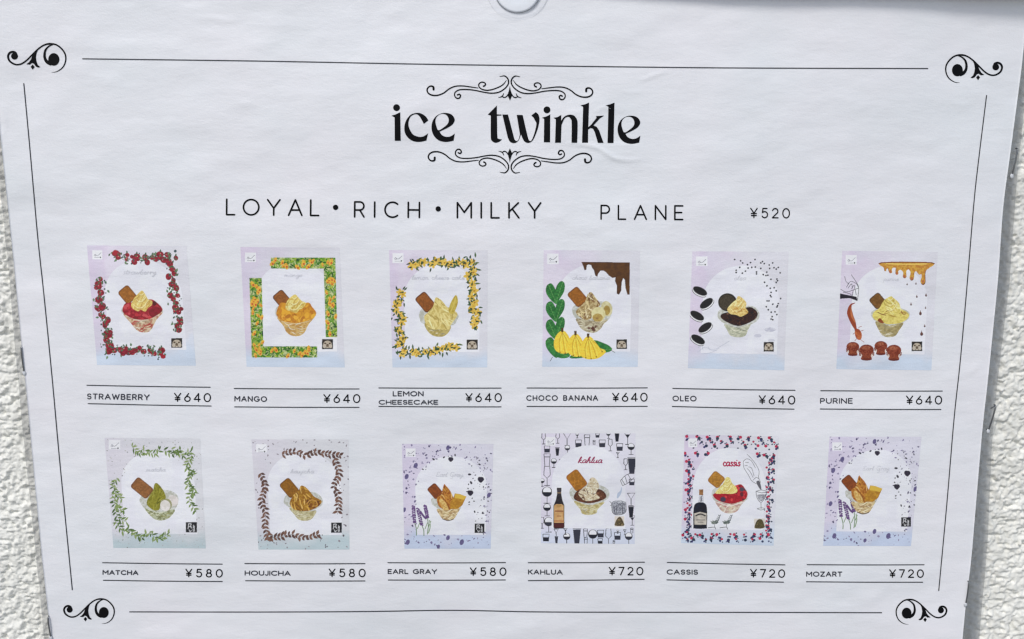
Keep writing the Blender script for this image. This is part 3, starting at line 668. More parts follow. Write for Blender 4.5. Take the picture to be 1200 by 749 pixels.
        for i, n in enumerate([('menu_picture', label)]+s.names[1:]):
            f = F[idf == i]
            if len(f) == 0: continue
            used, inv = np.unique(f, return_inverse=True)
            me = mesh_np(n[0], V[used], inv.reshape(f.shape), M_PRINT, base=BASE, colors=colr[used])
            if i == 0: root = tag(link(n[0], me, parent), label)
            else: tag(link(n[0], me, root), n[1], kind='stuff' if n[0] in STUFF else None)
        return root

STUFF = ('strawberry_garland', 'mango_garland', 'lemon_blossom_garland', 'chocolate_sprinkles', 'caramel_drops', 'tea_specks', 'flower_specks', 'tea_sprig_garland', 'brown_sprig_garland', 'glass_pattern', 'berry_pattern', 'dried_berries', 'milk_splash')
DL = {   # lower case hand, one unit = x height, y up: (advance, strokes)
 'a': (1.0, [[(.8, .9), (.35, 1), (.05, .45), (.3, 0), (.7, .4), (.8, .95), (.78, .1), (1, .1)]]), 'b': (.9, [[(0, .2), (.45, 1.7), (.35, 2), (.2, 1.6), (.15, .1), (.5, 0), (.7, .5), (.4, .9)]]),
 'c': (.8, [[(.7, .8), (.35, 1), (.05, .45), (.35, 0), (.8, .2)]]), 'e': (.75, [[(.05, .4), (.55, .6), (.45, 1), (.1, .7), (.15, .1), (.5, 0), (.75, .3)]]),
 'g': (.95, [[(.75, .85), (.35, 1), (.05, .5), (.35, .05), (.75, .6), (.7, -.6), (.35, -1), (.15, -.6), (.95, .2)]]), 'h': (1.0, [[(0, .2), (.45, 1.7), (.3, 1.9), (.15, 1.2), (.1, 0)], [(.1, .3), (.5, 1), (.65, .6), (.65, .05), (.95, .2)]]),
 'i': (.45, [[(.1, .9), (.12, .1), (.4, .2)], [(.2, 1.4), (.24, 1.45)]]), 'j': (.5, [[(.3, .9), (.25, -.7), (0, -.9), (0, -.6), (.5, .2)], [(.35, 1.4), (.38, 1.45)]]),
 'k': (.9, [[(0, .2), (.4, 1.7), (.25, 1.9), (.1, 1.1), (.08, 0)], [(.6, .95), (.15, .5), (.75, 0), (.9, .15)]]), 'l': (.5, [[(0, .2), (.4, 1.6), (.3, 1.9), (.12, 1.2), (.15, .1), (.5, .2)]]),
 'm': (1.5, [[(.05, .9), (.1, 0)], [(.12, .6), (.4, 1), (.55, .7), (.55, 0)], [(.57, .6), (.85, 1), (1.0, .7), (1.05, .1), (1.4, .2)]]), 'n': (1.05, [[(.05, .9), (.1, 0)], [(.12, .6), (.45, 1), (.62, .7), (.65, .1), (1, .2)]]),
 'o': (.85, [[(.45, 1), (.08, .6), (.3, 0), (.7, .4), (.5, 1), (.9, .85)]]), 'p': (.9, [[(.1, .9), (.05, -1)], [(.1, .5), (.45, 1), (.7, .6), (.4, 0), (.12, .15)]]), 'r': (.7, [[(.05, .8), (.3, 1), (.15, 0)], [(.2, .7), (.6, .9)]]),
 's': (.7, [[(.6, .9), (.3, 1), (.2, .7), (.55, .35), (.3, 0), (.05, .1)]]), 't': (.6, [[(.3, 1.6), (.2, .15), (.55, .15)], [(.02, 1.05), (.55, 1.1)]]), 'u': (1.0, [[(.05, .95), (.1, .1), (.5, .1), (.7, .95), (.72, .1), (1, .2)]]),
 'w': (1.2, [[(.05, .95), (.25, 0), (.55, .8), (.8, 0), (1.1, 1), (1.25, .85)]]), 'y': (.95, [[(.05, .95), (.2, .2), (.65, .9)], [(.7, .95), (.5, -.7), (.2, -1), (.2, -.6), (.95, .2)]]),
 'E': (1.2, [[(1, 1.8), (.5, 2), (.3, 1.5), (.6, 1.05), (.2, .6), (.4, 0), (1, .2)]]), 'G': (1.3, [[(1.1, 1.7), (.5, 2), (.1, 1), (.5, .0), (1, .5), (.6, .9)], [(1, .9), (1, -.6), (.5, -.9)]]),
 'A': (.5, [[(.0, .0), (.02, .02)]])}
def script(s_, crop, cs, x0, x1, yb, mat, w, parent, label, xhf=.62, slant=.25):
    tot = sum(DL[c][0] if c != ' ' else .7 for c in s_); X = x0; k = (x1-x0)/tot; T = Ink(); xh = k*xhf
    for c in s_:
        if c == ' ': X += .7*k; continue
        a, st = DL[c]
        for q in st:
            T.stroke([(crop[0]+(X+(u*k)+v*xh*slant)/cs, crop[1]+(yb-v*xh)/cs) for u, v in q], w, smooth=True, dens=9)
        X += a*k
    T.build('name_script', mat, parent, label, off=.00014)

def sundae(p, o, kind):
    """one traced dessert; coordinates are those of a close view of that print"""
    r = p.r
    if kind == 'strawberry':
        p.view(130, 320, 9.357)
        m = p.cup([(118, 400), (200, 330), (350, 320), (500, 350), (572, 400), (540, 470), (340, 530), (150, 460)], [(140, 445), (220, 550), (290, 632), (370, 655), (440, 630), (500, 520), (565, 430), (340, 500)], (205, 185, 150), (176, 120, 95))
        p.shade_cup(m, (190, 500, 500, 650)); p.streaks(m, 9, (220, 540, 480, 630), [(165, 30, 38), (180, 60, 60)], 90, 16, -8, 25); p.line([(160, 470), (340, 522), (530, 462)], 9, (215, 195, 180), alpha=.8)
        p.biscuit([(80, 210), (160, 145), (195, 148), (275, 245), (225, 325), (175, 318), (85, 235)], (158, 98, 26))
        p.piece('fruit_topping'); m = p.poly([(132, 390), (160, 335), (230, 325), (420, 290), (500, 320), (570, 405), (500, 470), (400, 512), (250, 505), (140, 440)], (140, 18, 34), (176, 40, 52), ns=2)
        p.lumps(m, 26, (135, 350, 560, 505), [(120, 10, 28), (196, 70, 76), (150, 20, 40), (186, 40, 50)], 12, 30); p.ell(495, 435, 75, 62, (140, 12, 38), (122, 8, 30), clip=m); p.ell(480, 335, 24, 26, (90, 30, 30))
        p.piece('soft_serve'); m = p.poly([(225, 350), (250, 290), (300, 230), (345, 195), (385, 245), (410, 290), (455, 310), (450, 355), (410, 385), (380, 425), (330, 405), (300, 422), (240, 390)], (222, 200, 110), (205, 172, 84), ns=1.6)
        p.streaks(m, 18, (230, 210, 450, 410), [(240, 224, 150), (232, 210, 128), (190, 150, 66)], 110, 17, -62, 25); p.swirl(m, (345, 215), (338, 385), 3, 105)
    if kind == 'mango':
        p.view(310, 330, 10.7)
        m = p.cup([(135, 370), (200, 300), (400, 290), (560, 320), (650, 390), (600, 480), (400, 540), (180, 470)], [(165, 450), (240, 560), (280, 640), (350, 682), (440, 684), (505, 640), (555, 540), (625, 440), (400, 520)], (204, 170, 100), (184, 140, 70))
        p.shade_cup(m, (220, 520, 580, 680)); p.line([(215, 505), (400, 530), (580, 495)], 8, (214, 190, 140))
        p.biscuit([(108, 190), (195, 112), (245, 125), (305, 215), (275, 290), (185, 300), (115, 215)], (142, 84, 30), (92, 52, 22))
        p.piece('fruit_topping'); m = p.poly([(150, 400), (190, 290), (240, 265), (400, 300), (550, 265), (600, 320), (650, 390), (620, 455), (500, 505), (380, 525), (260, 505), (190, 470)], (208, 145, 10), (188, 118, 8), ns=2)
        p.lumps(m, 44, (150, 280, 640, 520), [(226, 168, 22), (176, 105, 8), (214, 150, 14), (232, 176, 40), (200, 128, 8)], 22, 42)
        p.piece('soft_serve'); m = p.poly([(268, 340), (285, 250), (340, 190), (390, 165), (430, 205), (470, 245), (520, 270), (500, 320), (440, 360), (400, 395), (330, 375)], (228, 208, 110), (206, 176, 78), ns=2)
        p.streaks(m, 20, (280, 190, 510, 380), [(240, 226, 150), (236, 216, 128), (192, 156, 60)], 130, 18, -40, 45); p.swirl(m, (390, 190), (395, 350), 3, 120)
    if kind == 'lemon':
        p.view(480, 335, 11.52)
        m = p.cup([(128, 400), (170, 310), (300, 260), (500, 290), (655, 390), (640, 470), (560, 540), (200, 520), (140, 440)], [(215, 500), (230, 590), (300, 665), (380, 690), (460, 685), (530, 630), (555, 540), (400, 500)], (188, 172, 100), (165, 148, 80))
        p.shade_cup(m, (220, 520, 550, 680))
        p.biscuit([(80, 180), (165, 97), (230, 100), (330, 255), (270, 345), (220, 362), (85, 205)], (140, 80, 24), (98, 54, 20))
        p.piece('soft_serve'); m = p.poly([(200, 420), (250, 360), (320, 280), (345, 180), (375, 160), (440, 205), (500, 280), (540, 300), (600, 330), (650, 385), (620, 450), (560, 530), (520, 600), (400, 590), (290, 580), (225, 520)], (218, 202, 126), (196, 174, 90), ns=2.2)
        p.streaks(m, 34, (210, 280, 600, 580), [(232, 220, 150), (226, 210, 136), (170, 146, 66), (240, 230, 170)], 150, 20, 45, 30); p.streaks(m, 8, (340, 180, 480, 320), [(170, 142, 60), (230, 216, 140)], 90, 16, 60, 20)
        p.piece('lemon_slice'); m = p.poly([(530, 350), (555, 240), (615, 135), (645, 150), (655, 230), (625, 320), (585, 385)], (176, 150, 44), (196, 176, 70), ns=2); p.line([(560, 350), (600, 250), (625, 160)], 22, (204, 184, 80))
    if kind == 'choco':
        p.view(660, 330, 11.52)
        m = p.cup([(125, 400), (150, 330), (300, 290), (500, 270), (640, 300), (665, 400), (600, 530), (400, 560), (180, 500)], [(185, 500), (200, 570), (250, 640), (330, 685), (430, 692), (510, 640), (545, 580), (600, 515), (400, 530)], (186, 178, 148), (150, 136, 108))
        p.shade_cup(m, (200, 520, 560, 690)); p.lumps(m, 6, (330, 610, 460, 660), [(90, 50, 40)], 14, 26)
        p.biscuit([(68, 180), (150, 85), (195, 88), (310, 210), (270, 310), (200, 330), (78, 215)], (150, 92, 22), (120, 72, 20))
        p.piece('soft_serve'); m = p.poly([(175, 410), (230, 340), (300, 270), (330, 180), (375, 145), (420, 190), (480, 270), (500, 320), (420, 400), (380, 500), (300, 520), (210, 470)], (196, 178, 130), (150, 122, 70), ns=1.6)
        p.streaks(m, 34, (190, 160, 490, 510), [(232, 220, 180), (222, 206, 150), (88, 50, 26), (110, 66, 34), (236, 226, 190)], 90, 18, 60, 45)
        p.piece('banana_slice'); p.ell(590, 370, 75, 105, (212, 206, 160), (196, 188, 138), rot=-12); p.ell(592, 390, 44, 66, (176, 150, 70), (160, 132, 60))
        p.ell(478, 445, 96, 100, (218, 212, 158), (206, 198, 140), rot=20); p.ell(468, 490, 70, 56, (184, 160, 84), (168, 138, 66), ns=1); p.ell(460, 500, 20, 14, (150, 116, 60))
    if kind == 'oleo':
        p.view(835, 335, 11.52)
        m = p.cup([(70, 390), (110, 320), (300, 300), (520, 270), (630, 360), (600, 480), (380, 570), (160, 510), (80, 440)], [(165, 520), (200, 600), (240, 670), (340, 698), (440, 680), (480, 600), (510, 520), (350, 570)], (196, 198, 176), (172, 176, 150))
        p.streaks(m, 12, (190, 540, 490, 690), [(226, 226, 206), (120, 126, 110), (150, 156, 136)], 110, 14, 5, 15)
        p.piece('biscuit', 'round black sandwich cookie'); m = p.ell(205, 225, 127, 122, (44, 40, 32), n=30); p.ell(200, 228, 108, 108, (70, 62, 48), (56, 50, 38), ns=1); p.ell(195, 232, 84, 86, (60, 54, 42), (74, 66, 52), ns=.8)
        p.piece('cookie_crumbs'); m = p.poly([(112, 400), (160, 370), (300, 340), (480, 290), (560, 310), (612, 370), (590, 440), (500, 500), (360, 545), (240, 515), (130, 450)], (44, 26, 22), (66, 42, 30), ns=1)
        p.lumps(m, 90, (115, 300, 610, 540), [(28, 16, 14), (92, 62, 44), (124, 90, 68), (48, 28, 24), (26, 18, 26)], 7, 15)
        p.piece('soft_serve'); m = p.poly([(200, 320), (260, 240), (320, 190), (350, 140), (420, 180), (460, 240), (450, 300), (485, 360), (430, 400), (380, 420), (320, 395), (240, 380)], (226, 206, 130), (206, 176, 96), ns=1.8)
        p.streaks(m, 16, (210, 170, 460, 300), [(240, 226, 160), (214, 190, 110)], 100, 20, -40, 40); p.swirl(m, (358, 165), (340, 350), 3, 125); p.streaks(m, 12, (260, 300, 470, 410), [(178, 128, 50), (236, 214, 140), (200, 152, 70)], 80, 16, 15, 40)
    if kind == 'purine':
        p.view(1010, 335, 11.52)
        m = p.cup([(125, 400), (160, 330), (300, 300), (500, 300), (630, 350), (645, 420), (560, 500), (380, 550), (200, 490)], [(190, 480), (230, 600), (280, 670), (350, 695), (450, 680), (500, 610), (560, 500), (380, 540)], (172, 158, 108), (146, 132, 84))
        p.shade_cup(m, (220, 530, 530, 690))
        p.biscuit([(105, 195), (190, 105), (235, 98), (300, 190), (275, 275), (200, 308), (115, 225)], (120, 82, 34), (84, 58, 30))
        p.piece('soft_serve'); m = p.poly([(145, 410), (170, 350), (240, 300), (300, 200), (390, 145), (420, 160), (500, 230), (530, 310), (600, 350), (640, 400), (600, 460), (500, 510), (340, 520), (280, 490), (190, 470)], (222, 208, 110), (204, 186, 84), ns=2.2)
        p.streaks(m, 12, (310, 170, 520, 340), [(240, 230, 160), (176, 152, 60), (234, 220, 140)], 150, 18, 40, 20); p.swirl(m, (395, 170), (410, 330), 3, 110); p.streaks(m, 14, (160, 340, 600, 500), [(236, 224, 120), (160, 120, 40), (232, 216, 110)], 110, 16, -15, 30)
        p.poly([(215, 470), (250, 440), (300, 505), (250, 500)], (140, 70, 30)); p.line([(215, 360), (270, 385), (330, 400)], 12, (130, 74, 34)); p.line([(530, 340), (560, 385), (600, 380)], 12, (150, 96, 50))
    if kind == 'matcha':
        p.view(145, 545, 10.7)
        m = p.cup([(205, 420), (290, 350), (520, 315), (640, 350), (690, 430), (640, 560), (450, 640), (280, 560), (210, 470)], [(270, 540), (320, 620), (400, 685), (500, 695), (590, 650), (640, 560), (450, 590)], (176, 182, 150), (130, 134, 92))
        p.streaks(m, 14, (300, 580, 620, 690), [(205, 208, 180), (110, 112, 70), (150, 150, 90)], 120, 13, -5, 25); p.line([(290, 550), (450, 600), (620, 545)], 8, (205, 210, 195))
        p.biscuit([(92, 255), (170, 160), (205, 165), (360, 300), (300, 415), (250, 400), (98, 290)], (140, 92, 48), (116, 76, 44), 39)
        p.piece('rice_dumplings'); p.ell(620, 450, 66, 72, (216, 210, 208), (200, 195, 190), rot=-30); p.ell(532, 500, 76, 80, (150, 150, 110)); p.ell(525, 512, 64, 70, (222, 218, 216), (206, 203, 196), rot=-20)
        p.piece('soft_serve'); m = p.poly([(290, 470), (330, 380), (370, 320), (390, 240), (425, 232), (480, 290), (515, 350), (530, 420), (470, 450), (450, 560), (380, 570), (310, 520)], (120, 118, 20), (142, 138, 36), ns=1.4)
        p.streaks(m, 26, (300, 250, 520, 560), [(160, 156, 50), (96, 96, 14), (150, 148, 60)], 70, 15, -60, 40)
    if kind == 'houjicha':
        p.view(325, 550, 11.52)
        m = p.cup([(90, 430), (130, 350), (300, 330), (500, 310), (610, 400), (590, 500), (400, 580), (200, 530), (110, 480)], [(170, 520), (230, 610), (290, 680), (380, 698), (470, 670), (530, 560), (400, 570)], (196, 190, 150), (166, 156, 110))
        p.shade_cup(m, (200, 560, 520, 690))
        p.biscuit([(35, 210), (120, 130), (170, 135), (290, 280), (230, 350), (180, 385), (40, 240)], (140, 92, 14), (110, 72, 20))
        p.piece('soft_serve'); m = p.poly([(170, 460), (220, 350), (290, 290), (320, 225), (380, 240), (450, 310), (500, 370), (600, 430), (560, 500), (440, 560), (320, 565), (220, 540)], (168, 122, 26), (144, 96, 20), ns=1.6)
        p.streaks(m, 30, (190, 240, 480, 560), [(216, 172, 74), (196, 148, 46), (120, 76, 14), (226, 188, 100)], 150, 19, 65, 25); p.lumps(m, 10, (400, 430, 580, 530), [(120, 70, 16), (96, 56, 14)], 16, 34); p.line([(400, 470), (450, 420), (520, 430), (540, 490), (470, 500)], 14, (190, 140, 60))
    if kind in ('earl', 'mozart'):
        if kind == 'earl': p.view(495, 560, 13.6)
        else: p.view(985-55/12.48, 550-32/12.48+.6, 12.48*1.0)
        if kind == 'mozart': p.view(979.6, 549.6, 12.9)
        m = p.cup([(150, 330), (240, 320), (440, 300), (640, 330), (640, 420), (560, 560), (380, 590), (220, 470), (155, 420)], [(235, 500), (280, 600), (330, 660), (410, 686), (490, 670), (545, 600), (590, 480), (400, 510)], (206, 188, 140), (170, 140, 96))
        p.streaks(m, 22, (260, 500, 560, 670), [(232, 222, 190), (150, 110, 64), (214, 190, 140), (226, 210, 170)], 90, 16, 0, 40); p.line([(320, 655), (410, 684), (500, 660)], 12, (70, 52, 48))
        p.biscuit([(92, 190), (165, 100), (210, 97), (310, 215), (270, 290), (235, 325), (97, 215)], (132, 66, 14), (104, 52, 16))
        p.piece('soft_serve'); m = p.poly([(235, 320), (300, 270), (345, 110), (375, 125), (440, 200), (480, 280), (500, 350), (460, 500), (330, 500), (255, 440)], (184, 124, 36), (156, 88, 20), ns=1.6)
        p.streaks(m, 22, (250, 150, 470, 480), [(224, 190, 110), (206, 150, 60), (110, 56, 12), (196, 130, 40)], 110, 18, 60, 35); p.poly([(270, 360), (320, 345), (400, 440), (420, 510), (330, 500)], (216, 186, 110), (196, 150, 70), ns=1.5); p.line([(330, 320), (390, 400), (430, 500)], 16, (140, 80, 20))
        p.piece('custard_slice'); p.poly([(520, 250), (600, 262), (705, 300), (690, 330), (640, 440), (560, 500), (450, 500), (445, 400), (500, 320)], (190, 140, 26), (170, 118, 20), ns=2, smooth=False); p.poly([(525, 255), (600, 265), (705, 300), (665, 352), (590, 335), (515, 325)], (214, 178, 56), smooth=False)
    if kind == 'kahlua':
        p.view(630, 505, 5.466)
        m = p.cup([(205, 385), (250, 345), (330, 335), (430, 360), (462, 400), (440, 445), (340, 480), (235, 450)], [(235, 450), (275, 505), (285, 530), (330, 540), (378, 528), (385, 505), (430, 455), (335, 478)], (202, 196, 150), (176, 160, 100))
        p.shade_cup(m, (245, 470, 420, 535))
        p.biscuit([(190, 293), (225, 258), (255, 260), (318, 330), (290, 360), (258, 385), (190, 315)], (164, 108, 22), (150, 96, 26), 53)
        p.piece('chocolate_crumbs'); m = p.poly([(232, 425), (255, 385), (300, 370), (400, 375), (440, 410), (425, 440), (340, 465), (255, 450)], (86, 50, 34), (110, 68, 44), ns=1); p.lumps(m, 30, (235, 380, 435, 460), [(66, 36, 26), (130, 84, 60)], 5, 9)
        p.piece('soft_serve'); m = p.poly([(262, 400), (290, 370), (320, 350), (335, 310), (360, 300), (385, 325), (395, 360), (375, 400), (400, 430), (360, 445), (310, 450), (280, 430)], (216, 206, 180), (190, 172, 136), ns=1)
        p.streaks(m, 26, (270, 310, 395, 445), [(236, 230, 210), (110, 70, 46), (226, 216, 186), (96, 60, 40)], 34, 7, 50, 60)
    if kind == 'kahlua':
        p.lumps(m, 34, (270, 310, 395, 440), [(96, 62, 42), (120, 80, 54), (238, 230, 206), (240, 234, 214)], 3, 5.5)
    if kind == 'cassis':
        p.view(795, 505, 5.467)
        m = p.cup([(215, 400), (240, 365), (330, 350), (430, 375), (445, 415), (430, 450), (330, 480), (235, 450)], [(240, 450), (262, 495), (290, 522), (335, 530), (378, 515), (400, 480), (435, 430), (335, 470)], (206, 196, 176), (184, 150, 140))
        p.streaks(m, 12, (260, 465, 410, 525), [(226, 222, 206), (186, 90, 96), (214, 200, 160)], 40, 7, -10, 40); p.line([(240, 455), (330, 480), (425, 455)], 5, (222, 215, 208))
        p.biscuit([(195, 307), (225, 268), (258, 270), (292, 300), (285, 335), (240, 362), (197, 325)], (172, 120, 34), (150, 100, 36), 38)
        p.piece('fruit_topping'); m = p.poly([(225, 420), (240, 398), (370, 350), (405, 345), (430, 375), (444, 405), (430, 440), (380, 460), (330, 468), (260, 450)], (176, 26, 40), (150, 16, 34), ns=1)
        p.lumps(m, 26, (228, 350, 440, 462), [(196, 40, 50), (140, 14, 30), (90, 40, 52), (210, 60, 62)], 8, 16); p.ell(287, 440, 18, 16, (70, 60, 80)); p.ell(408, 376, 16, 14, (80, 70, 84))
        p.piece('soft_serve'); m = p.poly([(238, 398), (262, 365), (290, 335), (305, 300), (330, 302), (345, 335), (370, 360), (378, 392), (340, 405), (290, 402), (262, 405)], (232, 220, 140), (214, 196, 104), ns=1.2)
        p.streaks(m, 14, (250, 310, 372, 400), [(242, 234, 170), (196, 172, 80)], 44, 7, -50, 35); p.swirl(m, (317, 312), (312, 390), 3, 52)

def band(pts, step, n=1):
    """points and headings along a path"""
    P = catmull(pts, n=8) if len(pts) > 2 else np.array(pts, float); D = np.hypot(*np.diff(P, axis=0).T); L = np.concatenate([[0], np.cumsum(D)]); out = []
    for q in np.arange(0, L[-1], step):
        x = np.interp(q, L, P[:, 0]); y = np.interp(q, L, P[:, 1]); x2 = np.interp(q+1, L, P[:, 0]); y2 = np.interp(q+1, L, P[:, 1]); out.append((x, y, math.degrees(math.atan2(y2-y, x2-x))))
    return out
QUADS = [[(102, 287.6), (218.6, 288.5), (229.6, 428.6), (113.8, 427.8)], [(281.8, 289.6), (398, 290.4), (404, 430.6), (289, 429.8)], [(456, 293.2), (571.5, 293.2), (571, 430.6), (460, 430.6)],
 [(637.2, 293.2), (750.2, 293.8), (747.3, 430), (635.4, 429.8)], [(811.4, 294.6), (924.3, 295.2), (919, 434), (806, 431.5)], [(987, 294), (1099, 295.3), (1091.4, 434), (980, 432.5)],
 [(122.5, 513.2), (234.6, 514), (241.2, 642.7), (133, 642.1)], [(294.6, 515), (408.4, 515), (409.6, 644), (303, 644)], [(471, 520.2), (578.3, 520.2), (575, 643), (474, 643)],
 [(634.2, 508), (744.8, 508), (743.8, 637.5), (634, 636.5)], [(802.3, 509.3), (913, 511.4), (906.5, 639.5), (798, 636.5)], [(972, 511.8), (1080, 511.8), (1067.5, 640), (964.6, 639.6)]]
TINY = (170, 172, 184)

def pic_strawberry():
    p = Pic(QUADS[0], (90, 275), 3.569, 3); p.ground('soft'); p.arch(); p.logo(66, 66, 42, 38)
    p.piece('strawberry_garland'); V = lambda: p.view(90, 275, 3.569); V()
    for path in ([(155, 75), (200, 100), (250, 100), (320, 95), (375, 92)], [(385, 90), (398, 170), (405, 240), (415, 300), (420, 345), (425, 408)], [(95, 185), (98, 240), (108, 320), (120, 390), (130, 450), (128, 500)], [(140, 480), (210, 490), (280, 485), (330, 490), (370, 510)]):
        for x, y, a in band(path, 5):
            x += p.r.normal(0, 12); y += p.r.normal(0, 9); k = p.r.rand()
            if k < .34: p.leaf(x, y, 16, 10, p.r.uniform(0, 360), (84, 116, 86), (112, 140, 104))
            elif k < .45: p.line([(x, y), (x+p.r.uniform(-12, 12), y+p.r.uniform(-12, 12))], 1.6, (90, 120, 90))
        for x, y, a in band(path, 12.5):
            x += p.r.normal(0, 11); y += p.r.normal(0, 8); q = p.r.uniform(9, 16)
            p.ell(x, y, q, q*.86, (116, 12, 36), (158, 32, 52), rot=p.r.uniform(0, 90), ns=1.4)
            if p.r.rand() < .6: p.ell(x+p.r.uniform(-5, 5), y+p.r.uniform(-5, 5), 2.4, 2, (222, 130, 130), n=7)
            if p.r.rand() < .9: p.leaf(x, y-q*.6, 13, 8, p.r.uniform(180, 360), (72, 104, 74))
        for x, y, a in band(path, 8):
            p.ell(x+p.r.uniform(-26, 26), y+p.r.uniform(-24, 24), p.r.uniform(2, 4.5), p.r.uniform(2, 4), (64, 86, 84), n=8); (p.leaf(x+p.r.normal(0, 12), y+p.r.normal(0, 10), 14, 8, p.r.uniform(0, 360), (66, 92, 68), (96, 120, 88)) if p.r.rand() < .6 else None)
    p.ell(162, 76, 11, 11, (160, 26, 44)); p.ell(362, 511, 11, 9, (160, 26, 44)); p.ell(413, 70, 6, 6, (60, 84, 90))
    sundae(p, None, 'strawberry'); V(); p.emblem_dog(396, 434, 46, 40)
    o = p.build(poster, 'printed strawberry sundae picture framed by red strawberries'); script('strawberry', (90, 275), 3.569, 192, 332, 165, M_GREY, .5, o, 'faint handwritten flavour name')
def pic_mango():
    p = Pic(QUADS[1], (265, 275), 3.569, 8); p.ground('soft'); p.arch(); V = lambda: p.view(265, 275, 3.569); p.logo(80, 76, 46, 40)
    p.piece('emblem_ground'); p.poly([(388, 425), (465, 425), (465, 490), (388, 490)], (224, 226, 234), smooth=False)
    p.piece('mango_garland'); g = [(56, 118, 22), (88, 146, 24), (30, 84, 26), (112, 158, 30), (150, 176, 44)]
    for x0, y0, x1, y1 in ((188, 97, 452, 143), (408, 97, 458, 430), (98, 182, 150, 515), (110, 468, 382, 515)):
        m = p.fill(p.to([(x0, y0), (x1, y0), (x1+8*(y1-y0 > 100), y1), (x0+10*(y1-y0 > 100), y1)]), (104, 140, 44), (190, 198, 124), ns=1.4, alpha=.9)
        n = int((x1-x0)*(y1-y0)/62); sk = 12/300.
        for _ in range(n):
            x = p.r.uniform(x0, x1)+(p.r.rand()*0); y = p.r.uniform(y0, y1); x += (y-y0)*sk*(y1-y0 > 100); c = g[p.r.randint(5)]
            p.leaf(x, y, p.r.uniform(16, 28), 6.5, p.r.uniform(0, 360), c, clip=m)
        for _ in range(n//13):
            x = p.r.uniform(x0+6, x1-6); y = p.r.uniform(y0+5, y1-5); x += (y-y0)*sk*(y1-y0 > 100); q = p.r.uniform(6, 10)
            p.ell(x, y, q*.8, q*1.5, (216, 150, 26), (222, 186, 50), rot=p.r.uniform(-50, 50), ns=1); p.ell(x+2, y+3, q*.45, q*.5, (196, 84, 34), n=8)
    sundae(p, None, 'mango'); V(); p.emblem_dog(402, 438, 46, 42)
    o = p.build(poster, 'printed mango sundae picture framed by green leaves and small mangoes'); script('mango', (265, 275), 3.569, 243, 318, 176, M_GREY, .5, o, 'faint handwritten flavour name')
def pic_lemon():
    p = Pic(QUADS[2], (437, 275), 3.569, 12); p.ground('soft'); p.arch(); V = lambda: p.view(437, 275, 3.569); p.logo(83, 78, 46, 42)
    p.piece('lemon_blossom_garland')
    for path in ([(160, 135), (215, 122), (265, 116), (330, 124), (400, 115), (432, 105)], [(425, 140), (412, 190), (420, 250), (415, 310), (430, 345), (420, 385)], [(118, 240), (108, 290), (120, 350), (115, 400), (125, 440), (108, 485)], [(120, 495), (180, 490), (240, 488), (290, 480), (350, 468)]):
        for x, y, a in band(path, 5.5):
            x += p.r.normal(0, 8); y += p.r.normal(0, 8); p.leaf(x, y, p.r.uniform(16, 28), 9, a+p.r.uniform(-90, 90)*1.2, [(46, 78, 52), (66, 96, 58), (90, 110, 60)][p.r.randint(3)])
        for x, y, a in band(path, 20):
            x += p.r.normal(0, 7); y += p.r.normal(0, 6); a0 = p.r.uniform(0, 72); q = p.r.uniform(9.5, 14)
            for k in range(5):
                t = radians(a0+72*k); p.ell(x+q*.8*cos(t), y+q*.8*sin(t), q*.72, q*.48, (206, 168, 44), (222, 192, 82), rot=math.degrees(t), n=10, ns=1)
            p.ell(x, y, 3.6, 3.6, (176, 120, 24), n=8)
            for _ in range(4): p.leaf(x+p.r.normal(0, 11), y+p.r.normal(0, 9), p.r.uniform(13, 22), 8, p.r.uniform(0, 360), [(40, 72, 48), (60, 92, 54)][p.r.randint(2)])
    sundae(p, None, 'lemon'); V(); p.emblem_dog(393, 440, 46, 42)
    o = p.build(poster, 'printed lemon cheesecake sundae picture framed by yellow blossoms'); script('lemon cheese cake', (437, 275), 3.569, 162, 382, 187, M_GREY, .5, o, 'faint handwritten flavour name')
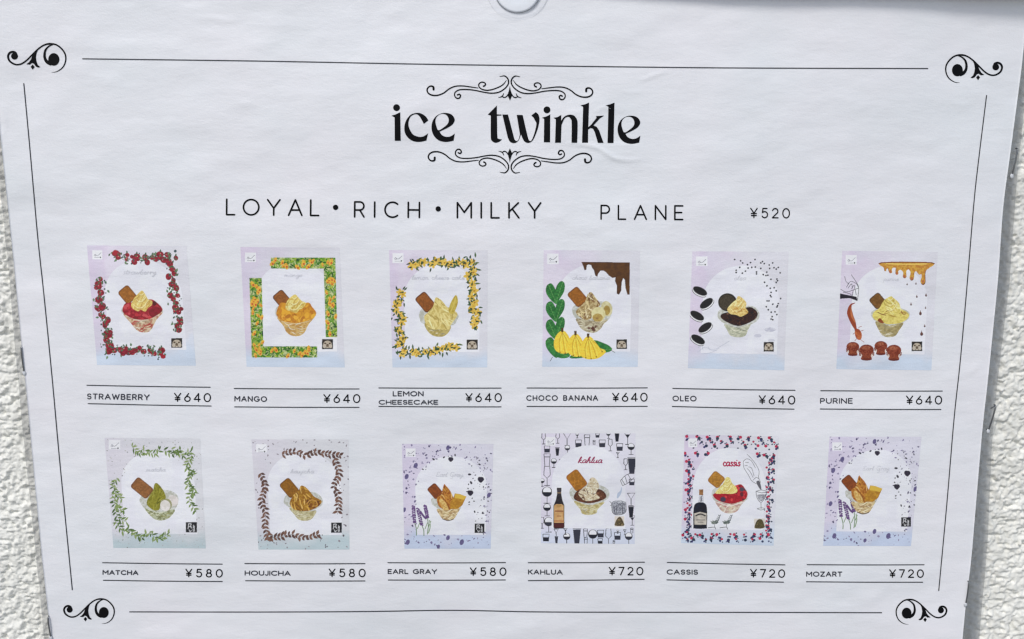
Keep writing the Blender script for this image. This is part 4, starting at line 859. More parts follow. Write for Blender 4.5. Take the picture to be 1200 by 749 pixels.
def pic_choco():
    p = Pic(QUADS[3], (610, 275), 3.569, 17); p.ground('soft'); p.arch(); V = lambda: p.view(610, 275, 3.569); p.logo(112, 80, 48, 44)
    p.piece('chocolate_drip'); p.poly([(255, 115), (458, 117), (457, 252), (448, 252), (440, 225), (437, 190), (430, 183), (424, 200), (422, 235), (413, 252), (403, 248), (404, 215), (396, 195), (398, 180), (385, 182), (370, 172), (358, 158), (348, 152), (335, 152), (325, 165), (322, 178), (313, 172), (308, 150), (300, 140), (296, 128), (284, 126), (278, 130), (276, 148), (268, 150), (263, 132)], (82, 52, 20), (94, 60, 26), smooth=False, ns=4)
    p.piece('banana_leaf')
    def bl(P, mid):
        m = p.poly(P, (38, 108, 50), (54, 132, 60), ns=2); p.line(mid, 2.2, (96, 158, 84), clip=m)
        for k in range(7):
            t = k/7.; x = mid[0][0]+(mid[-1][0]-mid[0][0])*t; y = mid[0][1]+(mid[-1][1]-mid[0][1])*t
            p.line([(x, y), (x+22, y-12)], 1.3, (26, 86, 40), clip=m, smooth=False); p.line([(x, y), (x-22, y-12)], 1.3, (26, 86, 40), clip=m, smooth=False)
    for dy in (225, 150, 75, 0):
        bl([(110, 205+dy+10), (130, 205+dy), (148, 232+dy), (158, 270+dy), (152, 292+dy), (128, 275+dy), (108, 245+dy)], [(118, 212+dy), (132, 245+dy), (152, 290+dy)])
        bl([(152, 215+dy), (170, 195+dy), (185, 205+dy), (184, 235+dy), (170, 262+dy), (152, 285+dy), (146, 250+dy)], [(178, 198+dy), (164, 240+dy), (150, 285+dy)]) if dy < 200 else None
    bl([(110, 440), (150, 460), (200, 490), (205, 512), (170, 518), (130, 500), (108, 470)], [(112, 445), (160, 490), (205, 514)])
    bl([(205, 515), (290, 445), (350, 455), (382, 475), (375, 490), (330, 500), (290, 512)], [(210, 515), (300, 488), (385, 480)]); p.line([(378, 484), (396, 494)], 2, (40, 80, 44)); p.line([(135, 512), (125, 530)], 2, (40, 60, 44))
    for bx, by in ((150, 405), (205, 418), (258, 428)):
        p.piece('banana_bunch', None, True)
        big = bx > 250
        O = [(18, 0), (2, 20), (-8, 52), (-4, 80), (18, 93), (48, 94), (74, 87), (99, 66), (93, 54), (76, 47), (58, 24), (36, 0)] if big else [(18, 0), (0, 18), (-10, 45), (-6, 74), (12, 90), (38, 94), (57, 84), (63, 58), (54, 24), (36, 0)]
        m = p.poly([(bx+a, by+b) for a, b in O], (228, 190, 24), (240, 208, 48), ns=1.4)
        for tx, ty, bl in ((16, 88, -12), (38, 92, -3), (60, 84, 4), (84, 62, 12))[:4 if big else 3]:
            p.line([(bx+26, by+4), (bx+(26+tx)/2+bl*.7, by+ty*.5), (bx+tx, by+ty)], 2.2, (186, 142, 14), clip=m); p.line([(bx+29, by+6), (bx+(30+tx)/2+bl*.7+5, by+ty*.5), (bx+tx+5, by+ty-4)], 2.2, (246, 222, 80), clip=m)
            p.ell(bx+tx, by+ty, 3, 3, (120, 88, 20), n=7)
        p.poly([(bx+20, by-14), (bx+31, by-14), (bx+30, by+4), (bx+21, by+4)], (84, 62, 20), smooth=False)
    sundae(p, None, 'choco'); V(); p.emblem_dog(402, 439, 44, 40)
    o = p.build(poster, 'printed choco banana sundae picture with bananas and dripping chocolate'); script('choco banana', (610, 275), 3.569, 215, 372, 187, M_GREY, .5, o, 'faint handwritten flavour name')
def pic_oleo():
    p = Pic(QUADS[4], (780, 275), 3.569, 23); p.ground('soft'); p.arch(edge=.13); V = lambda: p.view(800, 290, 4.99)
    p.logo(128, 92, 48, 40); V(); p.piece('milk_splash')
    for pts in ([(95, 610), (130, 585), (180, 600), (230, 575), (275, 548)], [(110, 625), (170, 615), (215, 590)], [(90, 590), (110, 570), (120, 600)], [(150, 580), (160, 600), (200, 605)]): p.line(pts, 4, (180, 186, 200), alpha=.6)
    p.ell(512, 482, 34, 13, (188, 190, 206), (205, 207, 218)); p.ell(440, 518, 22, 10, (196, 198, 212)); p.ell(520, 545, 20, 8, (200, 202, 214))
    for x, y, a in ((102, 258, 26), (141, 330, -36), (85, 402, 30), (133, 471, -34), (90, 541, 30)):
        p.piece('sandwich_cookie', None, True); t = radians(a); nx, ny = -sin(t), cos(t)
        p.ell(x+nx*9, y+ny*9, 46, 21, (28, 27, 28), rot=a, n=24); p.ell(x+nx*5, y+ny*5, 45, 22, (225, 226, 228), rot=a, n=24); p.ell(x-nx*2, y-ny*2, 45, 22, (24, 23, 24), (40, 38, 38), rot=a, n=24, ns=1)
    p.piece('chocolate_sprinkles')
    for x, y in ((305, 72), (340, 80), (352, 92), (335, 118), (314, 135), (314, 148), (350, 152), (368, 140), (380, 102), (398, 90), (384, 122), (405, 118), (424, 72), (426, 116), (433, 145), (433, 156), (458, 92), (468, 84), (478, 96), (458, 124), (472, 160), (488, 166), (499, 164), (493, 146), (507, 104), (510, 124), (527, 92), (535, 120), (548, 128), (560, 118), (571, 150), (480, 205), (494, 226), (517, 188), (552, 186), (556, 196), (548, 206), (513, 240), (536, 237), (548, 255), (518, 264), (514, 282), (518, 290), (495, 314), (506, 314), (528, 333), (560, 330), (556, 342), (552, 350), (574, 300), (490, 348), (502, 366), (519, 380), (541, 378), (552, 394), (524, 406), (518, 420), (528, 424)):
        p.ell(x, y, 5, 5.6, (48, 46, 56), rot=p.r.uniform(0, 180), n=9)
    sundae(p, None, 'oleo'); p.view(780, 275, 3.569); p.emblem_dog(411, 450, 42, 40)
    o = p.build(poster, 'printed cookies and cream sundae picture with black sandwich cookies beside it'); script('oleo', (780, 275), 3.569, 285, 335, 190, M_GREY, .5, o, 'faint handwritten flavour name')
def pic_purine():
    p = Pic(QUADS[5], (952, 275), 3.569, 29); p.ground('soft'); p.arch(edge=.13); p.logo(140, 86, 46, 40); p.view(980, 290, 4.99)
    p.piece('caramel_drip'); D = [(265, 88), (560, 88), (545, 120), (528, 135), (522, 160), (523, 205), (510, 222), (495, 208), (502, 180), (500, 158), (485, 160), (470, 140), (458, 150), (454, 185), (442, 196), (430, 182), (436, 150), (425, 128), (410, 140), (412, 172), (400, 182), (390, 172), (392, 148), (376, 130), (362, 140), (364, 155), (354, 162), (346, 150), (348, 120), (330, 118), (324, 130), (326, 148), (316, 152), (308, 142), (300, 122), (292, 126), (290, 138), (282, 138), (278, 118)]
    p.poly(D, (128, 78, 30)); P = np.array(D, float); c = P.mean(0); p.poly(c+(P-c)*np.array([.975, .90]), (206, 160, 50), (186, 124, 40), ns=2)
    for x, y in ((508, 200), (442, 182), (400, 170), (355, 153), (316, 143)): p.ell(x, y, 7, 9, (180, 104, 60), n=10)
    p.line([(290, 96), (400, 100), (530, 98)], 7, (232, 204, 96), alpha=.8)
    p.piece('caramel_drops')
    for x, y, q in ((415, 218, 5), (467, 214, 5), (472, 290, 6), (526, 282, 7), (438, 335, 6), (523, 356, 5), (493, 388, 10), (518, 462, 6), (500, 508, 11)): p.ell(x, y, q*.8, q, (92, 56, 50)); p.line([(x, y-q*2), (x, y)], [1, q], (110, 70, 60), smooth=False)
    p.piece('pitcher_drawing'); K = (58, 52, 66)
    for pts in ([(50, 170), (58, 200), (75, 215)], [(88, 160), (118, 205), (132, 240), (125, 310)], [(60, 235), (85, 200), (120, 215), (130, 235)], [(70, 240), (90, 215), (95, 240)], [(90, 245), (105, 222), (110, 245)], [(25, 245), (60, 262), (100, 250), (130, 240)], [(40, 262), (85, 275), (88, 290)], [(100, 250), (95, 285)], [(112, 250), (118, 280)]): p.line(pts, 3, K)
    p.poly([(22, 270), (60, 278), (120, 290), (125, 315), (80, 298), (22, 302)], (38, 34, 44), smooth=False)
    p.piece('syrup_splash'); p.line([(112, 325), (85, 340), (80, 385), (100, 440), (115, 480), (130, 520)], [3, 12, 34, 30, 14, 34], (150, 66, 30)); p.line([(86, 350), (92, 400), (112, 440)], [2, 12, 6], (190, 110, 60)); p.ell(130, 510, 20, 34, (160, 72, 34), (190, 106, 56), rot=-14)
    for q in ([(130, 470), (150, 462)], [(145, 490), (160, 485)], [(110, 500), (98, 510)], [(135, 535), (165, 556)], [(120, 535), (108, 548)]): p.line(q, 3, (160, 80, 40), smooth=False)
    for x, y, k in ((98, 555, 1), (262, 550, 1), (178, 570, 1.14), (338, 572, 1.14)):
        p.piece('caramel_pudding', None, True); q = 38*k
        p.ell(x, y+q*1.25, q*1.02, q*.62, (224, 214, 204), (204, 186, 172), ns=.8)
        p.poly([(x-q*.7, y+q*.9), (x+q*.7, y+q*.9), (x+q*.6, y+q*1.5), (x+q*.72, y+q*1.9), (x+q*.3, y+q*2.1), (x-q*.4, y+q*2.1), (x-q*.78, y+q*1.9), (x-q*.6, y+q*1.5)], (120, 50, 26), (148, 74, 44), ns=1)
        p.ell(x, y+q*.72, q, q*.76, (114, 44, 22), (142, 66, 40), ns=1.2); p.ell(x-q*.1, y+q*.42, q*.62, q*.26, (166, 96, 66), (134, 62, 36), ns=1)
        for a in (-.98, -.82, .84, 1.0): p.line([(x+q*a, y+q*.95), (x+q*a*.98, y+q*(1.35+.2*p.r.rand()))], 5, (120, 56, 34), smooth=False)
        p.ell(x, y+q*1.98, q*.72, q*.17, (108, 44, 26))
    sundae(p, None, 'purine'); p.view(952, 275, 3.569); p.emblem_dog(416, 448, 44, 40)
    o = p.build(poster, 'printed custard sundae picture with caramel drips and four caramel puddings'); script('purine', (952, 275), 3.569, 297, 360, 192, M_GREY, .5, o, 'faint handwritten flavour name')
def specks(p, n, cols, r0, r1, right=None):
    p.piece('tea_specks')
    for _ in range(n):
        u, v = p.r.rand(), p.r.rand()
        inside = (.15 < u < .9) and (v > .12+.3*(abs(u-.53)/.39)**2.2) and v < .87
        if inside and not (right and u > right and v < .72): continue
        q = p.r.uniform(r0, r1)*RES; x, y = p.uvpt(u, v); a = p.r.uniform(0, pi); t = np.arange(8)*pi/4; ir = 1+p.r.uniform(-.3, .3, 8); X = q*np.cos(t)*ir; Y = q*p.r.uniform(.4, .8)*np.sin(t)*ir
        p.fill(np.stack([x+X*cos(a)-Y*sin(a), y+X*sin(a)+Y*cos(a)], 1), cols[p.r.randint(len(cols))])
def sprigs(p, paths, cols, step, L, wd, stem, flip=50):
    for path in paths:
        for i in range(0, 1): p.line(path, 1.6, stem)
        for k, (x, y, a) in enumerate(band(path, step)):
            for sd in (-1, 1) if wd > 11 else ((1,) if k % 2 else (-1,)): p.leaf(x, y, L*p.r.uniform(.7, 1.2), wd*p.r.uniform(.8, 1.2), a+sd*flip+p.r.uniform(-14, 14), cols[p.r.randint(len(cols))])
            if wd < 11 and p.r.rand() < .55: p.leaf(x, y, L*.8, wd*.8, a+p.r.uniform(-160, 160), cols[p.r.randint(len(cols))])
def pic_matcha():
    p = Pic(QUADS[6], (110, 495), 3.84, 31); p.ground('green'); p.arch(); specks(p, 300, [(172, 172, 176), (150, 152, 152), (128, 134, 124), (180, 182, 178)], .4, .95); V = lambda: p.view(110, 495, 3.84); V(); p.logo(68, 80, 52, 42)
    p.piece('tea_sprig_garland'); C = [(96, 122, 58), (124, 146, 82), (78, 102, 52), (140, 158, 100)]
    sprigs(p, [[(172, 110), (205, 140), (235, 125)], [(235, 130), (275, 140), (300, 120)], [(315, 125), (360, 145), (392, 125)], [(350, 120), (400, 150), (440, 130)], [(440, 150), (420, 205), (455, 240)], [(440, 225), (425, 280), (455, 320)], [(455, 300), (430, 350), (460, 400)], [(105, 250), (90, 300), (130, 350)], [(100, 310), (95, 370), (140, 400)], [(95, 380), (110, 430), (150, 450)], [(95, 440), (130, 490), (165, 480)], [(165, 490), (215, 520), (240, 505)], [(250, 495), (290, 525), (340, 500)]], C, 8.5, 26, 9, (110, 134, 72))
    sundae(p, None, 'matcha'); V(); p.emblem_ink(415, 450, 50, 46)
    o = p.build(poster, 'printed green tea sundae picture framed by thin green tea sprigs'); script('matcha', (110, 495), 3.84, 235, 322, 220, M_GREY, .5, o, 'faint handwritten flavour name')
def pic_houjicha():
    p = Pic(QUADS[7], (280, 495), 3.84, 37); p.ground('green'); p.arch(); specks(p, 210, [(120, 112, 118), (96, 90, 100), (140, 134, 142)], .6, 1.6); V = lambda: p.view(280, 495, 3.84); V(); p.logo(78, 98, 48, 38)
    p.piece('brown_sprig_garland'); C = [(104, 74, 62), (122, 90, 76), (92, 66, 58)]
    sprigs(p, [[(195, 145), (250, 135), (300, 148), (350, 135), (400, 145), (465, 150)], [(430, 165), (452, 230), (430, 290), (450, 340), (445, 415)], [(98, 230), (120, 290), (105, 350), (120, 410), (118, 460), (135, 530)], [(125, 525), (190, 515), (240, 505), (300, 520), (355, 505)]], C, 16.5, 25, 13, (112, 84, 70), 48)
    sundae(p, None, 'houjicha'); V(); p.emblem_ink(416, 452, 48, 46)
    o = p.build(poster, 'printed roasted tea sundae picture framed by brown leafy sprigs'); script('houjicha', (280, 495), 3.84, 232, 338, 228, M_GREY, .6, o, 'faint handwritten flavour name')
def lavender_pic(i, crop, kind, dx, dy, label, seed):
    p = Pic(QUADS[i], crop, 3.84, 41); p.ground('dense'); p.arch(right=.94, bot=.87)
    specks(p, 420, [(104, 96, 136), (120, 112, 150), (76, 70, 106), (140, 134, 164)], .5, 1.7)
    V = lambda: p.view(crop[0]+dx, crop[1]+dy, 3.84); V(); p.piece('tea_specks')
    for _ in range(60):
        x = p.r.uniform(390, 505); y = p.r.uniform(150, 445); q = p.r.uniform(1.6, 4.6); p.ell(x, y, q, q*.65, [(70, 66, 84), (96, 92, 112), (50, 48, 62)][p.r.randint(3)], rot=p.r.uniform(0, 180), n=8)
    for x, y, q in ((243, 167, 7), (290, 158, 6), (340, 148, 6), (195, 212, 5), (405, 235, 8), (412, 272, 8), (428, 403, 6), (464, 408, 6), (450, 190, 6)): p.ell(x, y, q, q*.6, (52, 48, 64), rot=p.r.uniform(0, 180), n=9)
    p.piece('dried_berries')
    for x, y, q in ((321, 167, 13), (456, 258, 16), (409, 318, 15)): q = q*.9; p.poly([(x+q*cos(t)*f, y+q*sin(t)*f*.95) for t, f in zip(np.arange(8)*pi/4, (1, .85, 1.1, .9, 1, 1.1, .85, 1))], (40, 36, 50), (60, 54, 70), ns=.8)
    p.piece('flower_specks')
    for x, y, q in ((308, 115, 12), (163, 195, 13), (122, 245, 13), (110, 395, 12), (127, 540, 13), (308, 520, 12), (370, 540, 14), (492, 328, 12), (265, 560, 10)): p.ell(x, y, q*.7, q*1.0, (110, 102, 146), (86, 80, 120), n=9, ns=.7, rot=20)
    p.logo(118, 118, 44, 38)
    for x0, y0, x1, y1, bx, by in ((152, 378, 158, 452, 166, 510), (172, 390, 190, 462, 200, 512), (205, 375, 216, 430, 215, 505)):
        p.piece('lavender_stem', None, True); p.line([(x1, y1), ((x1+bx)/2+4, (y1+by)/2), (bx, by)], 3.4, (96, 130, 84))
        p.line([(bx+4, by-30), (bx+16, by-60)], 3, (120, 150, 104), smooth=False)
        for k in range(11):
            t = k/10.; x = x0+(x1-x0)*t; y = y0+(y1-y0)*t
            for sx in (-1, 1): p.ell(x+sx*(4.6-2.2*abs(t-.4)), y+p.r.uniform(-2, 2), 5.2, 3.6, (88, 58, 112), (112, 80, 136), rot=sx*30, n=8, ns=.6)
    p.line([(225, 440), (228, 470), (220, 500)], 4, (130, 158, 116)); p.line([(182, 400), (200, 425), (212, 435)], 9, (96, 66, 120))
    sundae(p, None, kind); V(); p.emblem_ink(428, 456, 44, 42)
    o = p.build(poster, label); script('Earl Gray', (crop[0]+dx, crop[1]+dy), 3.84, 250, 375, 243, M_GREY, .6, o, 'faint handwritten flavour name')
def glass_icon(p, k, x, y, s):
    s = s*1.18; d = (26, 28, 38); f = [(34, 36, 48), (52, 54, 68)][p.r.randint(2)]
    L = lambda q, w=4.4: p.line([(x+a*s, y+b*s) for a, b in q], w, d, smooth=False, alpha=.9)
    P = lambda q: p.poly([(x+a*s, y+b*s) for a, b in q], f, smooth=False)
    if k == 0: L([(-.6, -1), (0, 0), (.6, -1), (-.6, -1)]); L([(0, 0), (0, 1)]); L([(-.4, 1), (.4, 1)]); P([(-.35, -.6), (.35, -.6), (0, 0)]) if p.r.rand() < .4 else None
    if k == 1: L([(-.7, -.8), (-.6, .8), (.6, .8), (.7, -.8), (-.7, -.8)]); P([(-.66, -.1), (.66, -.1), (.6, .75), (-.6, .75)])
    if k == 2: p.ell(x, y-.35*s, .62*s, .6*s, d, n=14); p.ell(x, y-.45*s, .48*s, .45*s, (222, 224, 232), n=14); P([(-.5, -.3), (.5, -.3), (.3, .12), (-.3, .12)]); L([(0, .2), (0, 1)]); L([(-.4, 1), (.4, 1)])
    if k == 3: L([(-.5, -1), (-.35, 1), (.35, 1), (.5, -1), (-.5, -1)]); L([(-.45, -.5), (.45, -.5)])
    if k == 4: L([(-.28, -1), (-.34, -.1), (0, .25), (.34, -.1), (.28, -1), (-.28, -1)]); L([(0, .2), (0, 1)]); L([(-.3, 1), (.3, 1)])
    if k == 5: P([(-.5, -.9), (.5, -.9), (.3, 1), (-.3, 1)]); L([(-.55, -1), (.55, -1)], 4)
def pic_kahlua():
    c = (610, 495); p = Pic(QUADS[9], c, 3.84, 53); p.ground('dense'); p.rgb[:] = p.rgb*.65+lin((224, 224, 234))*.35; V = lambda: p.view(630, 505, 5.466)
    V(); p.piece('glass_pattern'); ic = [(62, 118, 1, 22), (190, 55, 0, 34), (255, 30, 2, 14), (263, 82, 1, 24), (318, 62, 3, 30), (363, 76, 3, 12), (385, 30, 1, 14), (415, 82, 1, 24), (455, 28, 2, 18), (467, 92, 4, 32), (510, 40, 5, 26), (578, 48, 0, 34), (527, 105, 1, 24), (600, 115, 2, 32), (128, 135, 5, 22), (192, 120, 2, 24), (62, 188, 3, 34), (105, 205, 2, 26), (62, 290, 4, 52), (62, 410, 2, 46), (62, 505, 2, 34), (72, 600, 2, 42), (605, 225, 5, 44), (565, 215, 4, 30), (605, 330, 1, 20), (600, 440, 0, 34), (600, 520, 5, 30), (608, 575, 0, 26), (30, 330, 2, 22), (30, 590, 4, 30),
          (55, 685, 1, 24), (120, 655, 0, 20), (122, 700, 5, 18), (188, 690, 2, 32), (180, 645, 0, 16), (253, 678, 5, 42), (308, 655, 3, 22), (310, 705, 3, 18), (355, 680, 2, 42), (405, 660, 1, 24), (402, 708, 1, 18), (455, 680, 4, 46), (513, 675, 1, 24), (515, 645, 2, 10), (585, 690, 2, 34), (560, 650, 0, 14), (130, 45, 4, 30), (40, 50, 4, 30), (605, 640, 3, 14), (150, 200, 0, 14), (515, 155, 0, 14), (490, 715, 3, 10)]
    for x, y, k, s in ic: glass_icon(p, k, x, y, s)
    p.arch(edge=.115, right=.90, top=.11, bot=.865, spring=.46); V(); p.logo(52, 40, 62, 56)
    p.piece('liqueur_bottle', 'dark bottle with a cream and red label'); p.poly([(126, 368), (152, 368), (153, 405), (160, 445), (173, 480), (173, 615), (168, 627), (108, 628), (102, 615), (103, 480), (118, 445), (126, 405)], (50, 46, 50), (36, 32, 38), smooth=False)
    p.poly([(124, 366), (154, 366), (153, 405), (127, 405)], (66, 60, 66), smooth=False); p.poly([(104, 590), (172, 590), (170, 622), (106, 622)], (78, 34, 36), smooth=False)
    p.poly([(107, 480), (120, 470), (155, 470), (169, 480), (169, 590), (107, 590)], (196, 150, 92), (206, 166, 110), smooth=False); p.ell(138, 480, 16, 10, (180, 140, 80)); p.line([(112, 515), (166, 515)], 9, (120, 52, 36), smooth=False, alpha=.75); p.line([(126, 547), (152, 547)], 7, (150, 90, 60), smooth=False, alpha=.8); p.line([(108, 578), (168, 578)], 5, (170, 80, 50), smooth=False); p.line([(126, 398), (153, 398)], 4, (170, 140, 90), smooth=False)
    p.piece('pouring_drawing'); K = (62, 60, 76)
    for pts in ([(532, 320), (560, 290), (600, 270), (622, 262)], [(545, 352), (580, 335), (620, 300)], [(532, 320), (545, 352)], [(560, 290), (575, 335)], [(580, 280), (600, 315)], [(540, 312), (560, 345)]): p.line(pts, 3.4, K)
    p.line([(538, 362), (536, 385), (522, 408), (512, 432)], [4, 10, 22, 8], (176, 190, 212))
    p.ell(520, 462, 44, 16, (200, 204, 212), (120, 124, 136), ns=.8); p.poly([(476, 462), (564, 462), (566, 520), (548, 535), (498, 538), (482, 525)], (108, 110, 122), (170, 174, 184), smooth=False, ns=1)
    for pts in ([(462, 452), (478, 470), (466, 480)], [(476, 462), (482, 525), (520, 540), (566, 520), (566, 455)], [(490, 480), (494, 525)], [(505, 485), (508, 530)], [(545, 480), (545, 530)]): p.line(pts, 3.2, K)
    p.piece('emblem'); p.poly([(494, 548), (556, 548), (556, 614), (494, 614)], (214, 206, 196), smooth=False); p.poly([(498, 608), (500, 585), (514, 560), (528, 552), (540, 562), (552, 588), (553, 608)], (104, 90, 60), (78, 66, 48), ns=.8); p.lumps(None, 10, (504, 565, 548, 605), [(150, 130, 86), (64, 54, 42)], 3, 6)
    sundae(p, None, 'kahlua')
    o = p.build(poster, 'printed coffee liqueur sundae picture framed by a pattern of drinking glasses'); script('kahlua', (630, 505), 5.466, 258, 412, 204, M_ROSE, .9, o, 'rose coloured flavour name', .68, .35)
def pic_cassis():
    c = (775, 495); p = Pic(QUADS[10], c, 3.84, 59); p.ground('soft'); p.piece('berry_pattern'); V = lambda: p.view(795, 505, 5.467); V()
    B = [(160, 36, 70), (38, 52, 76), (54, 50, 96), (160, 30, 60), (40, 58, 70)]
    def cl(x, y, s=1.0):
        for dx, dy, q, c_ in ((-9, -5, 10.5, 0), (7, 4, 10.5, [1, 4][p.r.randint(2)]), (5, -14, 5, 1), (-6, 13, 8, 2), (11, 17, 6, 1)):
            dx = -dx if p.r.rand() < .3 else dx
            if p.r.rand() < .82: p.ell(x+dx*s+p.r.uniform(-2, 2), y+dy*s+p.r.uniform(-2, 2), q*s, q*s*.95, B[c_], tuple(min(255, int(v*1.25)) for v in B[c_]), n=12, ns=.8)
        p.ell(x+p.r.uniform(-26, 26), y+p.r.uniform(-20, 20), 4, 4, (60, 80, 110), n=8)
    for k in range(9): cl(62+66*k, 42+1.2*k)
    for k in range(9): cl(100+66*k+8, 92+1.5*k); cl(80+66*k, 66+1.5*k, .7)
    for k in range(3): cl(52+66*k, 148)
    for k in range(3): cl(515+44*k, 155+4*k)
    for k in range(8): cl(62-1.5*k, 200+62*k); cl(90-2*k, 235+62*k, .8)
    for k in range(8): cl(606-3*k, 195+62*k, .95); cl(575-.5*k, 240+62*k, .75)
    for k in range(16): cl(74-1.5*k*.5, 190+31*k, .7); cl(592-1.5*k, 180+31*k, .7)
    for k in range(11): cl(38+55*k, 695 if k % 2 else 672); cl(66+52*k, 700 if k % 2 == 0 else 668, .75)
    p.arch(edge=.11, right=.88, top=.115, bot=.865, spring=.47); V(); p.logo(64, 50, 58, 56)
    p.piece('liqueur_bottle', 'dark blue bottle with a pale label and a brown cap'); p.poly([(134, 376), (160, 376), (160, 412), (134, 412)], (156, 112, 66), (134, 92, 54), smooth=False); p.poly([(134, 412), (160, 412), (164, 462), (128, 462)], (206, 208, 216), (170, 172, 182), smooth=False, ns=1); p.line([(147, 420), (146, 455)], 6, (60, 60, 76), smooth=False)
    p.poly([(120, 462), (165, 462), (184, 495), (184, 612), (176, 627), (104, 627), (97, 612), (99, 495)], (34, 38, 52), (24, 28, 40)); p.poly([(103, 530), (140, 520), (181, 530), (180, 602), (104, 602)], (196, 190, 178), (176, 170, 160), smooth=False); p.line([(110, 546), (142, 534), (176, 546)], 9, (62, 60, 60)); p.line([(114, 572), (170, 572)], 5, (110, 106, 104), smooth=False); p.line([(124, 586), (160, 586)], 5, (130, 124, 120), smooth=False)
    p.piece('pouring_drawing'); K = (66, 66, 76)
    for pts in ([(440, 150), (470, 180), (500, 220), (518, 260), (515, 300), (528, 330)], [(418, 195), (440, 180), (470, 195), (495, 240)], [(418, 195), (420, 235), (450, 285), (470, 320), (500, 340)], [(440, 240), (460, 262), (480, 300)], [(478, 318), (500, 300), (520, 310)], [(500, 340), (528, 330)], [(505, 342), (526, 375)], [(522, 335), (533, 380)], [(425, 225), (445, 222)], [(430, 205), (452, 204)], [(450, 232), (470, 240), (486, 290)]): p.line(pts, 2.6, K)
    p.poly([(500, 330), (520, 322), (532, 368), (524, 375)], (96, 96, 104))
    for pts in ([(498, 388), (505, 430), (530, 460), (555, 430), (570, 392)], [(498, 388), (535, 398), (570, 392), (535, 380), (498, 388)], [(530, 460), (531, 500)], [(505, 500), (531, 494), (555, 500), (530, 508), (505, 500)], [(510, 410), (540, 430), (560, 412)], [(515, 430), (540, 412)]): p.line(pts, 3, K)
    p.poly([(508, 412), (558, 410), (548, 438), (530, 452), (514, 436)], (120, 120, 130), (180, 182, 190), ns=.7)
    for ox in (232, 308):
        p.piece('berry_sprig', None, True); p.line([(ox-42, 622), (ox, 618), (ox+8, 632)], 4, (70, 74, 80)); p.line([(ox, 620), (ox+2, 590)], 3, K)
        for a, L in ((-150, 34), (-120, 28), (-170, 24), (-60, 30), (-45, 40), (-20, 24), (-80, 26)): p.leaf(ox+2, 596, L, 12, a, (88, 100, 96), (130, 138, 130))
        for k in range(5): p.leaf(ox+12+k*5, 590-k*10, 16, 7, -20-10*k, (80, 92, 96)); p.leaf(ox+10+k*5, 590-k*10, 14, 6, -110, (96, 108, 108))
    p.piece('emblem'); p.poly([(486, 564), (556, 562), (556, 626), (488, 628)], (206, 200, 190), smooth=False); p.poly([(490, 622), (494, 598), (506, 574), (524, 566), (540, 574), (550, 600), (552, 620), (520, 628)], (96, 86, 52), (70, 62, 42), ns=.8); p.lumps(None, 10, (498, 575, 545, 618), [(140, 128, 80), (60, 54, 40)], 3, 6)
    sundae(p, None, 'cassis')
    o = p.build(poster, 'printed blackcurrant sundae picture framed by red and blue berries'); script('cassis', (795, 505), 5.467, 286, 398, 224, M_RED, 1.25, o, 'red flavour name', .95, 0)
for f in (pic_strawberry, pic_mango, pic_lemon, pic_choco, pic_oleo, pic_purine, pic_matcha, pic_houjicha): f()
lavender_pic(8, (445, 495), 'earl', 0, 0, 'printed black tea sundae picture with lavender, above the third lower name from the left', 0)
pic_kahlua(); pic_cassis()
lavender_pic(11, (938, 495), 'mozart', 26/3.84, -28/3.84, 'printed black tea sundae picture with lavender, last of the lower row', 1)

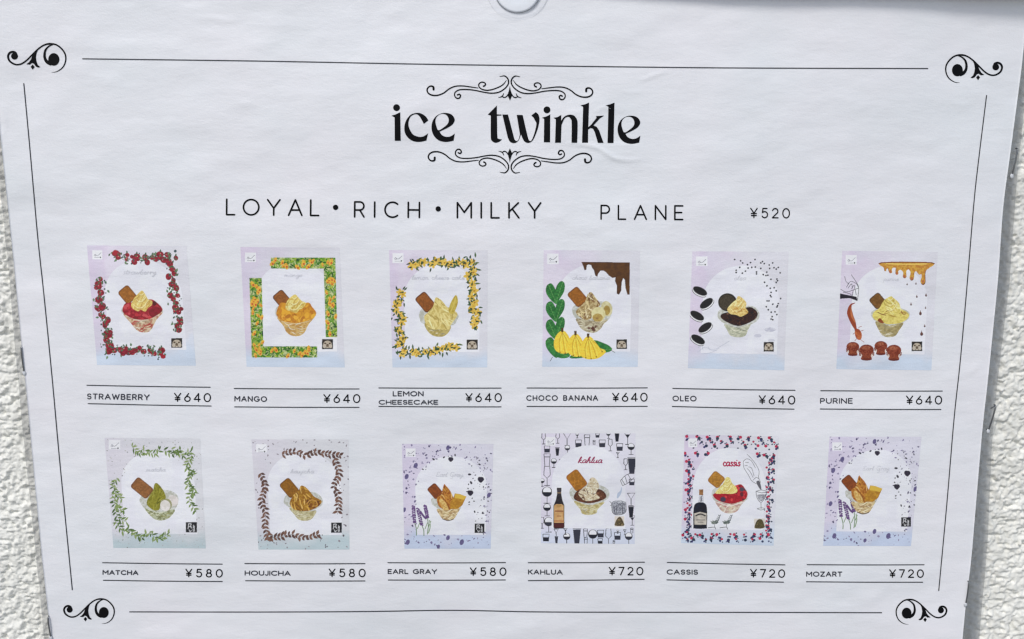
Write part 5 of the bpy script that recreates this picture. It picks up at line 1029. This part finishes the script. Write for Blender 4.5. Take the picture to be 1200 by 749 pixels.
# ------------------------------------------------------------------ things around the poster
def tube(pts, r, n=8, caps=True):
    P = np.array(pts, float); V = []; F = []; D = np.gradient(P, axis=0); up = np.array([0., 1, .3])
    for p, d in zip(P, D):
        d = d/np.linalg.norm(d); a = np.cross(d, up); a /= np.linalg.norm(a); b = np.cross(d, a)
        V += [p+r*(a*cos(2*pi*k/n)+b*sin(2*pi*k/n)) for k in range(n)]
    for i in range(len(P)-1):
        F += [(i*n+k, i*n+(k+1) % n, (i+1)*n+(k+1) % n, (i+1)*n+k) for k in range(n)]
    if caps: F += [tuple(range(n-1, -1, -1)), tuple(range((len(P)-1)*n, len(P)*n))]
    return V, F
def staple(a, b, stick, label, spur=False, r=.00030):
    """wire staple: crown from a to b (as seen), legs driven back into the wall"""
    A = surf(*a, .0002+stick); B = surf(*b, .0002+stick*.4); c = (A+B)/2
    back = np.array([0, 1., 0]); d = (B-A)/np.linalg.norm(B-A); q = .0007
    pts = [A+back*.0014, A+back*q, A+back*q*.3+d*q*.3, A+d*q]+[A+d*q+(B-A-2*d*q)*t+back*-.0002*sin(pi*t) for t in (.25, .5, .75)]+[B-d*q, B+back*q*.3-d*q*.3, B+back*q, B+back*.0014]
    root = link('staple', None, loc=tuple(c)); root.empty_display_size = .005; tag(root, label, 'staple', 'wire staples through the clear poster border')
    V, F = tube(pts, r); me = bpy.data.meshes.new('staple_wire'); me.from_pydata([tuple(np.array(v)-c) for v in V], [], F); me.materials.append(M_WIRE); me.shade_smooth(); link('staple_wire', me, root)
    if spur:
        V, F = tube([A+back*.0003, A+back*.0006+np.array([-.0008, 0, -.0008]), A+back*.001+np.array([-.0016, 0, -.0015])], r*.8)
        me = bpy.data.meshes.new('bent_tip'); me.from_pydata([tuple(np.array(v)-c) for v in V], [], F); me.materials.append(M_WIRE); link('bent_tip', me, root)
    # crumpled, raised bead of film where the lower leg bites
    V = []; F = []; n = 10
    for i in range(7):
        th = pi*i/6
        for k in range(n):
            f = 1+.22*((k*7+i*3) % 5-2)/2.; V.append((B-c)+np.array([.0007*sin(th)*cos(2*pi*k/n)*f, -.0001-.0006*sin(th)*0-.0005*cos(th)*.6, .0011*sin(th)*sin(2*pi*k/n)*f])+np.array([0, .0002, -.0004]))
    for i in range(6):
        F += [(i*n+k, i*n+(k+1) % n, (i+1)*n+(k+1) % n, (i+1)*n+k) for k in range(n)]
    me = bpy.data.meshes.new('puckered_film'); me.from_pydata([tuple(v) for v in V], [], F); me.materials.append(M_BEAD); me.shade_smooth(); link('puckered_film', me, root)
M_BEAD = simple('puckered_clear_film', (.62, .64, .66), .12, .0, 900, .2)
staple((1191.5, 174), (1185.4, 205), .0006, 'dark wire staple beside the upper right edge of the poster, standing clear of the paper')
staple((1166.3, 475), (1158, 504), .0004, 'bent dark staple at mid height on the right border, with a split upper end', spur=True)
staple((1134.2, 681), (1131.2, 707), .0006, 'staple tight against the paper edge near the lower right ornament')
staple((25.2, 406), (28.6, 436), .0002, 'staple at the left paper edge beside the strawberry name, its ends glinting')
staple((57.2, 722), (60, 746), .0006, 'staple at the left paper edge by the lower left ornament')

M_KNOB = simple('plastic_painted_sky_sheen', (.87, .90, .94), .12, 0, 400, .03)  # pale blue-white base colour paints in the sky reflected by the clear knob
def cup_thing():
    c = surf(606.5, -12.8, .0003); root = link('suction_cup', None, loc=tuple(c)); root.empty_display_size = .01
    tag(root, 'clear round suction cup on the poster at the top centre, cut by the picture edge', 'suction cup')
    def lathe(prof, name, n=96):
        V = []; F = []
        for i, (r, d) in enumerate(prof): V += [(r*cos(2*pi*k/n), -d, r*sin(2*pi*k/n)) for k in range(n)]
        for i in range(len(prof)-1): F += [(i*n+k, (i+1)*n+k, (i+1)*n+(k+1) % n, i*n+(k+1) % n) for k in range(n)]
        F.append(tuple(range((len(prof)-1)*n, len(prof)*n)))
        me = bpy.data.meshes.new(name); me.from_pydata(V, [], F); me.materials.append(M_KNOB if name == 'cup_knob' else M_CUP); me.shade_smooth(); link(name, me, root)
    k = .000352
    lathe([(33.5*k, .0), (33.6*k, .0003), (32.5*k, .0006), (30*k, .0007), (28.8*k, .0008), (28.2*k, .0010), (26.5*k, .0010), (25.2*k, .0008)], 'cup_flange')
    lathe([(24.6*k, .0004), (24.7*k, .0008), (24.2*k, .0011), (23.0*k, .0012), (14*k, .0012), (3*k, .0012)], 'cup_knob')
cup_thing()

def add_shade_strip():
    # added strip, out of view, put in to shade the poster's upper right edge
    y0 = -.008; xa, za = plane_xz(650, -8.5, y0); xb, zb = plane_xz(1202, -6.5, y0)
    root = link('shade_strip', None, loc=((xa+xb)/2, .004, (za+zb)/2)); root.empty_display_size = .02
    tag(root, 'unseen grey strip added above the right part of the poster to shade its top', 'strip')
    prof = [(.0045, 0), (-.0070, 0), (-.0080, .0010), (-.0080, .012), (-.0070, .0128), (.0045, .0128)]
    V = []; F = []; n = 28; L = xb+.06-xa
    for i in range(n+1):
        t = i/n; x = xa+L*t; z = za+(zb-za)*(x-xa)/(xb-xa)+.0045*(1-min(1, t*2.4))**1.6
        V += [(x-(xa+xb)/2, y-.004, z+dz-(za+zb)/2) for y, dz in prof]
    m = len(prof)
    for i in range(n): F += [(i*m+k, i*m+(k+1) % m, (i+1)*m+(k+1) % m, (i+1)*m+k) for k in range(m)]
    F += [tuple(range(m)), tuple(range((n+1)*m-1, n*m-1, -1))]
    me = bpy.data.meshes.new('shade_strip_bar'); me.from_pydata(V, [], F); me.materials.append(M_SHADE_STRIP); link('shade_strip_bar', me, root)
add_shade_strip()
